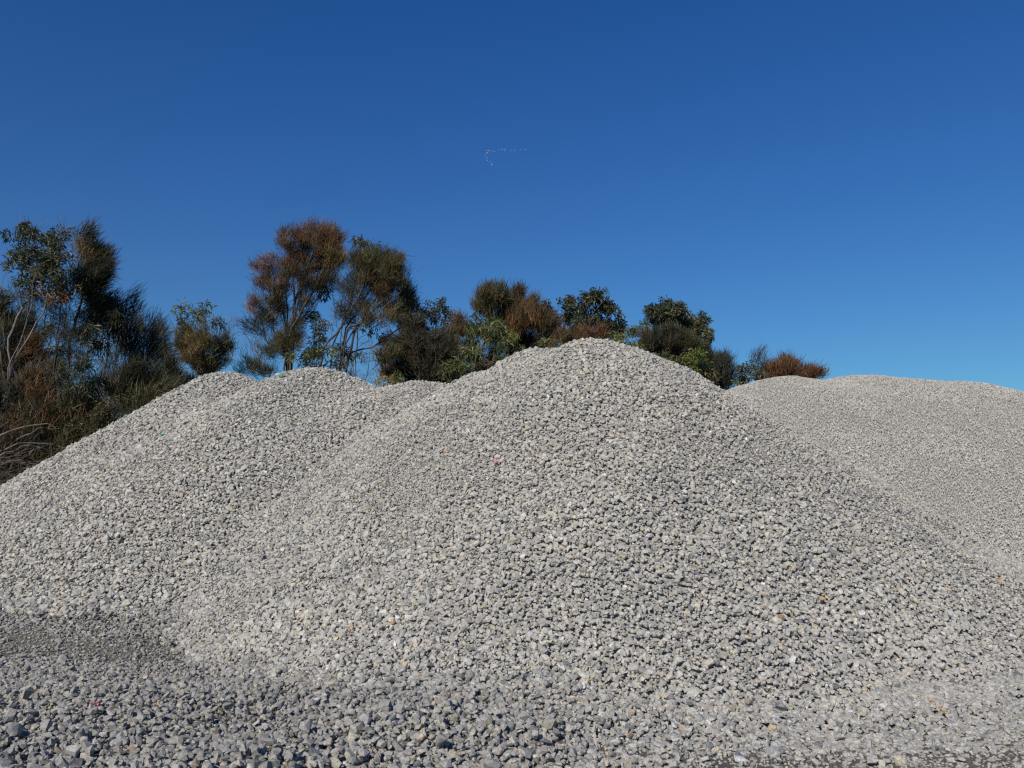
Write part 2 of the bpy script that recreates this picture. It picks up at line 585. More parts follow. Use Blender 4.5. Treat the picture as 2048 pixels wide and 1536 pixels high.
def bare(x, y):
    """how bare the dirt lies, 0..1: the damp strip at the left foot and the track at the lower right"""
    nn = 0.55 * vnoise(x * 0.5, y, 0.7, 31) + 0.55 * vnoise(x * 0.35, y, 0.28, 32) + 0.2 * vnoise(x, y, 0.2, 33)
    a = sstep(0.85, 0.35, np.abs(y - 10.55 + 0.12 * (x + 6) + 0.55 * nn)) * sstep(-0.6, -2.6, x + nn) * 0.97
    a2 = sstep(0.5, 0.12, np.abs(y - 12.0 + 0.6 * nn)) * sstep(-4.0, -5.6, x + nn) * 0.9
    b = sstep(6.62, 6.15, y + 0.38 * nn - 0.08 * (x - 2.5)) * sstep(0.5, 1.25, x + 0.6 * nn)
    c = sstep(0.55, 0.2, np.abs(y - 9.9 + 0.3 * nn)) * sstep(1.5, 0.5, np.abs(x + 2.9 + nn)) * 0.95
    return np.clip(np.maximum.reduce([a, a2, b, c]), 0, 1)


def loose_gravel():
    Ps, Ns, Ss, Ts = [], [], [], []
    for s, lo, hi, lift, keep in [(0.041, 0.028, 0.070, 0.0, 1.0), (0.056, 0.036, 0.080, 0.28, 1.0),
                                  (0.24, 0.075, 0.115, 0.2, 0.8), (0.035, 0.018, 0.035, 0.1, 0.6)]:
        x, y = grid_points(-11.5, 11.5, 3.2, 16.0, s)
        if s == 0.035:
            m = bare(x, y) > 0.25; x, y = x[m], y[m]
        zs, ds = surface(x, y)
        g = ground_z(x, y)
        m = (ds.max(0) < 0.02)
        x, y, z = x[m], y[m], np.maximum(zs.max(0)[m], g[m])
        br = bare(x, y)
        u = rng.random(len(x))
        dens = 1 - 0.80 * br
        if s == 0.035: dens = br * keep
        elif lift > 0: dens = dens * keep * (1 - 0.35 * br)
        m = u < dens
        x, y, z, br = x[m], y[m], z[m], br[m]
        v = visible(x, y, z); x, y, z, br = x[v], y[v], z[v], br[v]
        N = normals_of(total_z, x, y)
        size = (lo + (hi - lo) * rng.random(len(x)) ** 1.8) * (1 + 0.04 * sstep(8.2, 6.5, y) * sstep(1.5, -0.5, x))
        pk = sstep(0.8, 3.2, x) * sstep(5.6, 6.4, y)
        left = sstep(1.5, -0.5, x) * sstep(8.6, 7.2, y)
        up = (rng.uniform(-0.25, 0.3, len(x)) * (1 + 0.9 * left) + lift + 0.12 * left) * size * (1 - 0.7 * pk)
        Ps.append(np.stack([x, y, z], 1) + N * up[:, None]); Ns.append(N); Ss.append(size)
        Ts.append(0.5 + 0.4 * left - 0.25 * pk)
    P = np.concatenate(Ps); N = np.concatenate(Ns); S = np.concatenate(Ss); T = np.concatenate(Ts)
    col = stone_colors(len(P), 0.0015, (P[:, 0], P[:, 1])) * (np.array([[0.75, 0.757, 0.765]]) + 0.15 * sstep(-1.5, 2.0, P[:, 0:1] + 0.8 * vnoise(P[:, 0:1], P[:, 1:2], 1.1, 71)))     # washed clean of the pale dust
    V, F, C = build_stones(P, N, S, T, col, TPL)
    o = mesh_np("loose_gravel", V, F, M_STONE, C)
    tag(o, "loose grey crushed rock strewn over the dark dirt in the foreground", "gravel", kind="stuff")
    print("loose", len(P))


loose_gravel()


# ------------------------------------------------------------------ single stones that stand out
def single_stone(px, py, w_px, c, label, n=16, flat=0.7, cat="stone", lift=0.3):
    p = hit(px, py)
    size = w_px / F_PX * p[1]
    tv, tf = hull_template(int(px * 7 + py), n=n, flat=flat)
    N = normals_of(lambda a, b: zlook(a, b), np.array([p[0]]), np.array([p[1]]), 0.1)
    V, F, C = build_stones(np.zeros((1, 3)), N, np.array([size * 1.1]), np.array([0.25]), np.array([c]), [(tv, tf)])
    o = mesh_np("stone", V, F, M_STONE, C)
    o.location = p + N[0] * (size * lift)
    tag(o, label, cat)


OR, TAN, CREAM, RUST = (0.42, 0.27, 0.155), (0.42, 0.34, 0.22), (0.48, 0.43, 0.34), (0.28, 0.16, 0.10)
GREY, DARK, PALE = (0.36, 0.355, 0.34), (0.13, 0.135, 0.14), (0.5, 0.5, 0.48)
for px, py, w, c, lab in [
    (787, 1247, 16, OR, "rounded orange stone low on the left flank of the tallest heap"),
    (705, 1257, 11, OR, "small bright orange stone left of the rounded orange stone"),
    (823, 1395, 17, OR, "orange brown stone in the loose gravel below the tallest heap"),
    (893, 905, 11, OR, "orange stone high on the tallest heap, left of the pink scrap"),
    (770, 968, 9, OR, "small orange stone on the left shoulder of the tallest heap"),
    (463, 1022, 11, TAN, "tan orange stone halfway down the rounded second heap"),
    (1643, 1200, 12, OR, "orange stone on the right flank of the tallest heap"),
    (1562, 1239, 15, RUST, "flat rust coloured stone on the right flank of the tallest heap"),
    (1998, 1166, 10, OR, "small orange stone by the right edge where coarse rock meets fine gravel"),
    (1865, 1413, 12, OR, "left stone of the orange pair in the packed gravel at lower right"),
    (1887, 1425, 14, OR, "right stone of the orange pair in the packed gravel at lower right"),
    (1729, 1385, 14, TAN, "tan orange stone in the packed gravel left of the orange pair"),
    (72, 1312, 10, OR, "orange stone on the damp dark dirt strip at the far left"),
    (320, 1412, 14, TAN, "honey coloured stone in the loose gravel at lower left, right of the red scrap"),
    (165, 1361, 14, TAN, "tan stone just below the damp dirt strip at the left"),
    (195, 1502, 17, OR, "left stone of the orange pair near the lower left corner"),
    (270, 1507, 17, RUST, "rust orange right stone of the pair near the lower left corner"),
    (535, 1421, 14, CREAM, "cream stone in the loose gravel left of centre"),
    (703, 1403, 13, RUST, "dark rust stone in the loose gravel below the tallest heap"),
    (820, 836, 10, TAN, "tan stone where the second heap meets the tallest heap"),
    (1545, 1463, 20, TAN, "large tan stone at the upper edge of the bare dirt at lower right"),
    (1672, 1378, 15, DARK, "left one of two dark stones in the packed gravel at lower right"),
    (1795, 1378, 14, DARK, "right one of two dark stones in the packed gravel at lower right"),
    (1585, 1324, 18, PALE, "pale flat oval stone at the right foot of the tallest heap"),
    (1055, 730, 8, PALE, "white stone just under the crest of the tallest heap"),
    (1482, 1487, 20, GREY, "wedge of grey stone at the left end of the bare dirt at lower right"),
    (1506, 1486, 24, GREY, "broad grey stone near the left end of the bare dirt"),
    (1527, 1490, 14, GREY, "small grey stone right beside the broad one on the bare dirt"),
    (1550, 1497, 18, GREY, "upper of two upright grey stones on the bare dirt"),
    (1548, 1515, 26, GREY, "largest grey stone sitting on the bare dirt, below the upright one"),
    (1607, 1480, 14, CREAM, "pale triangular stone on the upper edge of the bare dirt"),
    (1609, 1519, 13, DARK, "dark blue grey stone near the bottom edge on the bare dirt"),
    (1640, 1490, 11, DARK, "small dark stone between pale stones on the bare dirt"),
    (1693, 1517, 20, GREY, "flat grey stone half sunk in the middle of the bare dirt"),
    (1674, 1522, 7, OR, "small orange stone beside the half sunk grey one on the bare dirt"),
    (1482, 1528, 20, PALE, "pale stone at the bottom edge, left end of the bare dirt"),
    (1802, 1530, 26, CREAM, "long cream stone slab at the bottom edge on the bare dirt"),
    (650, 1496, 28, GREY, "big grey angular stone near the bottom edge left of centre"),
    (236, 1498, 30, GREY, "large pale grey boulder-like stone between the two orange pairs at lower left"),
    (1300, 1350, 20, GREY, "chunky grey stone at the front foot of the tallest heap"),
]:
    single_stone(px, py, w, c, lab)


# ------------------------------------------------------------------ litter
def scrap(name, px, py, w_px, h_px, c, label):
    """a crumpled strip of thin plastic lying on the stones"""
    p = hit(px, py)
    w = w_px / F_PX * p[1]; h = h_px / F_PX * p[1]
    r = np.random.default_rng(int(px + py))
    nx, ny = 9, 5
    X, Y = np.meshgrid(np.linspace(-w / 2, w / 2, nx), np.linspace(-h, h, ny))
    Z = r.uniform(-0.012, 0.016, X.shape) + 0.02
    X = X + r.uniform(-1, 1, X.shape) * w * 0.05; Y = Y + r.uniform(-1, 1, X.shape) * h * 0.25
    V = np.stack([X.ravel(), Y.ravel(), Z.ravel()], 1)
    V2 = V.copy(); V2[:, 2] -= 0.003
    i = (np.arange(ny - 1)[:, None] * nx + np.arange(nx - 1)[None, :]).ravel()
    q = np.stack([i, i + 1, i + 1 + nx, i + nx], 1)
    F = np.concatenate([q, q[:, ::-1] + len(V)])
    o = mesh_np(name, np.concatenate([V, V2]), F, plain_material(name, c, 0.45))
    N = normals_of(lambda a, b: zlook(a, b), np.array([p[0]]), np.array([p[1]]), 0.15)[0]
    o.location = p + N * 0.05
    o.rotation_euler = Vector(N).to_track_quat('Z', 'Y').to_euler()
    tag(o, label, "litter")


scrap("plastic_scrap", 565, 756, 13, 5, (0.05, 0.30, 0.18), "green plastic scrap near the top of the rounded second heap")
scrap("plastic_scrap", 327, 874, 12, 3, (0.06, 0.30, 0.20), "thin green plastic scrap halfway down the leftmost heap")
scrap("ribbon_scrap", 996, 931, 14, 3, (0.60, 0.24, 0.25), "pink strip of tape lying high on the tallest heap")
scrap("ribbon_scrap", 193, 1427, 18, 4, (0.38, 0.09, 0.11), "red strip of tape in the loose gravel at lower left")


# ------------------------------------------------------------------ trees
def tubes(A, B, ra, rb, sides=5):
    """prisms between points A and B"""
    A = np.asarray(A); B = np.asarray(B); ra = np.asarray(ra); rb = np.asarray(rb)
    d = B - A; L = np.linalg.norm(d, axis=1); L[L < 1e-6] = 1e-6; d = d / L[:, None]
    ref = np.where(np.abs(d[:, 2:3]) > 0.9, np.array([[1.0, 0, 0]]), np.array([[0, 0, 1.0]]))
    u = np.cross(d, ref); u /= np.linalg.norm(u, axis=1)[:, None]; v = np.cross(d, u)
    ang = np.arange(sides) * 2 * np.pi / sides
    ring = u[:, None, :] * np.cos(ang)[None, :, None] + v[:, None, :] * np.sin(ang)[None, :, None]
    V = np.concatenate([A[:, None] + ring * ra[:, None, None], B[:, None] + ring * rb[:, None, None]], 1)
    n = len(A); j = np.arange(sides); k = (j + 1) % sides
    q = np.stack([j, k, k + sides, j + sides], 1)
    F = q[None] + (np.arange(n) * 2 * sides)[:, None, None]
    return V.reshape(-1, 3), F.reshape(-1, 4)


PAL = {
    'olive':  [(0.060, 0.055, 0.022), (0.075, 0.062, 0.026), (0.045, 0.047, 0.020), (0.085, 0.062, 0.028)],
    'green':  [(0.068, 0.080, 0.028), (0.092, 0.102, 0.036), (0.052, 0.062, 0.024), (0.118, 0.118, 0.046)],
    'fresh':  [(0.085, 0.112, 0.030), (0.110, 0.130, 0.036), (0.065, 0.088, 0.028), (0.14, 0.135, 0.042)],
    'dark':   [(0.026, 0.028, 0.015), (0.036, 0.034, 0.018), (0.046, 0.036, 0.020), (0.022, 0.022, 0.014)],
    'deep':   [(0.042, 0.050, 0.024), (0.058, 0.064, 0.032), (0.032, 0.038, 0.020), (0.082, 0.080, 0.046)],
    'brown':  [(0.090, 0.052, 0.024), (0.110, 0.060, 0.026), (0.070, 0.045, 0.022), (0.055, 0.042, 0.020)],
    'russet': [(0.115, 0.058, 0.030), (0.135, 0.068, 0.034), (0.095, 0.050, 0.028), (0.070, 0.042, 0.022)],
    'rust':   [(0.13, 0.066, 0.034), (0.105, 0.060, 0.030), (0.08, 0.055, 0.026), (0.15, 0.078, 0.036)],
    'gold':   [(0.105, 0.078, 0.030), (0.085, 0.066, 0.028), (0.070, 0.060, 0.026), (0.14, 0.092, 0.030)],
    'yellow': [(0.32, 0.20, 0.030), (0.24, 0.19, 0.04), (0.14, 0.14, 0.035)],
    'bluish': [(0.040, 0.042, 0.030), (0.030, 0.034, 0.026), (0.055, 0.050, 0.036)],
    'twig':   [(0.10, 0.065, 0.055), (0.075, 0.052, 0.046), (0.13, 0.085, 0.07)],
}


def leaves_needle(P, D, n, L, w, droop, wind, spread, pal, r):
    """fine strands bursting from twig tips; each strand two narrow faces"""
    k = len(P); n = int(n * 2.5); L = L * 0.80; spread = spread * 1.1
    p = np.repeat(P, n, 0); d = np.repeat(D, n, 0)
    c = 1.35 * np.repeat(np.asarray(pal, float), n, 0) * r.uniform(0.7, 1.35, (k * n, 1))
    m = len(p)
    p = p + r.normal(0, 1, (m, 3)) * L * 0.33 - d * r.uniform(0, 0.7, (m, 1)) * L
    dd = d + r.normal(0, 1, (m, 3)) * spread + np.array(wind)
    dd /= np.linalg.norm(dd, axis=1)[:, None]
    Ln = L * r.uniform(0.5, 1.3, (m, 1))
    q = p + dd * Ln * 0.55
    e = q + (dd + np.array([0, 0, -droop]) + 0.35 * np.array(wind)) * Ln * 0.5
    s = np.cross(dd, r.normal(0, 1, (m, 3))); s /= np.linalg.norm(s, axis=1)[:, None]
    s *= w * 0.45
    V = np.stack([p - s, p + s, q + s * 0.9, q - s * 0.9, e], 1).reshape(-1, 3)
    b = (np.arange(m) * 5)[:, None]
    F = np.concatenate([b + np.array([[0, 1, 2]]), b + np.array([[0, 2, 3]]), b + np.array([[3, 2, 4]])])
    return V, F, np.repeat(c, 5, 0)


def leaves_blade(P, D, n, L, w, droop, spread, pal, r, cl=0.19):
    """sickle shaped leaves round each twig tip"""
    k = len(P); n = int(n * 3.2); L = L * 0.74; w = w * 0.76; cl = cl * 1.1
    p = np.repeat(P, n, 0); d = np.repeat(D, n, 0)
    c = 1.3 * np.repeat(np.asarray(pal, float), n, 0) * r.uniform(0.6, 1.45, (k * n, 1))
    m = len(p)
    sh = r.normal(0, 1, (m, 3)); sh /= np.linalg.norm(sh, axis=1)[:, None]
    big = np.repeat(r.uniform(0.7, 1.25, (k, 1)), n, 0)
    p = p + sh * (cl * r.uniform(0.55, 1.1, (m, 1))) * big          # a round clump of leaves, hollow inside
    dd = d * 0.4 + r.normal(0, 1, (m, 3)) * spread + np.array([0, 0, -droop])
    dd /= np.linalg.norm(dd, axis=1)[:, None]
    s = np.cross(dd, r.normal(0, 1, (m, 3))); s /= np.linalg.norm(s, axis=1)[:, None]
    nrm = np.cross(dd, s)
    Ln = L * r.uniform(0.6, 1.25, (m, 1)); W = w * r.uniform(0.7, 1.25, (m, 1))
    mid = p + dd * Ln * 0.5 + nrm * Ln * 0.06
    e = p + dd * Ln + nrm * Ln * -0.06 + np.array([0, 0, -1.0]) * Ln * 0.12
    V = np.stack([p, mid + s * W * 0.5, e, mid - s * W * 0.5], 1).reshape(-1, 3)
    b = (np.arange(m) * 4)[:, None]
    F = np.concatenate([b + np.array([[0, 1, 2]]), b + np.array([[0, 2, 3]])])
    return V, F, np.repeat(c, 4, 0)


def tree(name, label, cat, Y, lobes, trunks, style, seed, bark=M_BARK_DARK, base_r=0.10, group=None, n_att=None,
         dens=1.0, L=0.34, w=0.016, leaf_n=26, droop=0.25, wind=(0.10, 0, 0.25), spread=0.42, depth=0.8, twig_r=0.006):
    """lobes: (px, py, rx, ry, palette[, density]) as seen from the yard, at distance Y; trunks: polylines of (px, py)"""
    r = np.random.default_rng(seed)
    s = Y / F_PX
    bx, by = trunks[0][0]
    b0 = at(bx, by, Y)
    root = np.array([b0[0], Y, float(ground_z(b0[0], Y)) - 0.05])
    pos, par = [root], [-1]
    for tl in trunks:
        prev = 0
        yj = 0.0
        last = root
        pts = [at(px, py, Y) for px, py in tl]
        if pts[0][2] < root[2] + 0.2: pts = pts[1:]
        for q in pts:
            yj += r.normal(0, 0.25); q = q + np.array([0, yj, 0])
            seg = max(1, int(np.linalg.norm(q - last) / 0.35))
            for t in range(1, seg + 1):
                wob = r.normal(0, 0.018, 3) if t < seg else np.zeros(3)
                pos.append(last + (q - last) * t / seg + wob); par.append(prev); prev = len(pos) - 1
            last = q
    # attractors
    att, apal = [], []
    for lb in lobes:
        px, py, rx, ry, pal = lb[:5]
        dn = lb[5] if len(lb) > 5 else 1.0
        c = at(px, py, Y) + np.array([0, r.normal(0, 0.35), 0])
        if style == 'needle' and dn < 0.95: rx, ry = rx * 1.16, ry * 1.16
        R3 = np.array([rx * s, max(rx, ry) * s * depth, ry * s])
        area = rx * ry * s * s * math.pi
        k = max(4, int(area * (23 if style == 'needle' else 13) * dens * max(dn, 0.48)))
        v = r.normal(0, 1, (k, 3)); v /= np.linalg.norm(v, axis=1)[:, None]
        v *= r.random((k, 1)) ** 0.42
        lump = 1 + 0.18 * np.sin(v[:, 0:1] * 7 + seed) * np.cos(v[:, 2:3] * 6 + seed * 2)
        att.append(c + v * R3 * lump)
        pp = np.array(PAL[pal])
        # colour goes in clumps
        ci = (r.integers(0, len(pp), k))
        apal.append(pp[ci] * r.uniform(0.75, 1.25, (k, 1)))
    att = np.concatenate(att); apal = np.concatenate(apal)
    g = ground_z(att[:, 0], att[:, 1]) + 0.15
    att[:, 2] = np.maximum(att[:, 2], g)
    P = np.array(pos)
    d0 = np.array([np.linalg.norm(P - a, axis=1).min() for a in att])
    order = np.argsort(d0)
    tips, tdir, tcol = [], [], []
    cap = len(pos) + len(att) * 14
    buf = np.zeros((cap, 3)); buf[:len(pos)] = P; cnt = len(pos)
    par = list(par)
    for i in order:
        a = att[i]
        q = buf[:cnt]
        dv = a - q
        dist = np.linalg.norm(dv, axis=1)
        dxy = np.hypot(dv[:, 0], dv[:, 1])
        cost = dist + 1.1 * np.maximum(0, 0.55 * dxy - dv[:, 2])
        cost[0] += 2.0
        j = int(cost.argmin())
        b = q[j].copy(); dl = dist[j]
        if dl < 0.02: continue
        seg = int(min(12, max(2, math.ceil(dl / 0.22))))
        pj = par[j]
        pd = (b - buf[pj]) if pj >= 0 else np.array([0, 0, 1.0])
        pd = pd / (np.linalg.norm(pd) + 1e-9)
        ctrl = b + (pd * 0.35 + np.array([0, 0, 0.15]) + 0.25 * (a - b) / dl) * dl * 0.55
        prev = j
        for t in range(1, seg + 1):
            u = t / seg
            x = (1 - u) ** 2 * b + 2 * u * (1 - u) * ctrl + u * u * a
            if t < seg: x = x + r.normal(0, 0.012, 3)
            buf[cnt] = x; par.append(prev); prev = cnt; cnt += 1
        td = buf[cnt - 1] - buf[cnt - 2]; td /= np.linalg.norm(td) + 1e-9
        tips.append(a); tdir.append(td); tcol.append(apal[i])
        if seg >= 3 and style != 'blade':
            tips.append(buf[cnt - 2].copy()); tdir.append(td); tcol.append(apal[i])
    P = buf[:cnt]; par = np.array(par)
    load = np.zeros(cnt); kids = np.zeros(cnt, int)
    for i in range(1, cnt): kids[par[i]] += 1
    load[kids == 0] = 1
    for i in range(cnt - 1, 0, -1): load[par[i]] += load[i]
    rad = twig_r * np.sqrt(np.maximum(load, 1)) ** 1.05
    rad = np.minimum(rad, base_r)
    rad = rad * np.clip(1.0 + 0 * rad, 0, 1)
    idx = np.arange(1, cnt)
    # a limb keeps its own girth where it leaves a thicker one
    ra = np.minimum(rad[par[idx]], rad[idx] * 1.25); rb = rad[idx]
    V, F = tubes(P[par[idx]], P[idx], ra, rb, 5)
    e = empty(name, root)
    tag(e, label, cat, group)
    mesh_np("trunk", V, F, bark, None, smooth=True, parent=e, loc=root)
    tips = np.array(tips); tdir = np.array(tdir); tcol = np.array(tcol)
    up = np.array([0, 0, 1.0])
    if style == 'needle':
        tdir = tdir * 0.6 + up * 0.45; tdir /= np.linalg.norm(tdir, axis=1)[:, None]
        V, F, C = leaves_needle(tips, tdir, leaf_n, L, w, droop, wind, spread, tcol, r)
        mat = M_NEEDLE
    elif style == 'blade':
        V, F, C = leaves_blade(tips, tdir, leaf_n, L, w, droop, spread, tcol, r)
        mat = M_LEAF
    else:
        V, F, C = leaves_needle(tips, tdir, leaf_n, L, w, 0.0, wind, 0.35, tcol, r)
        mat = M_NEEDLE
    mesh_np("crown", V, F, mat, C, parent=e, loc=root)
    return e, len(F)


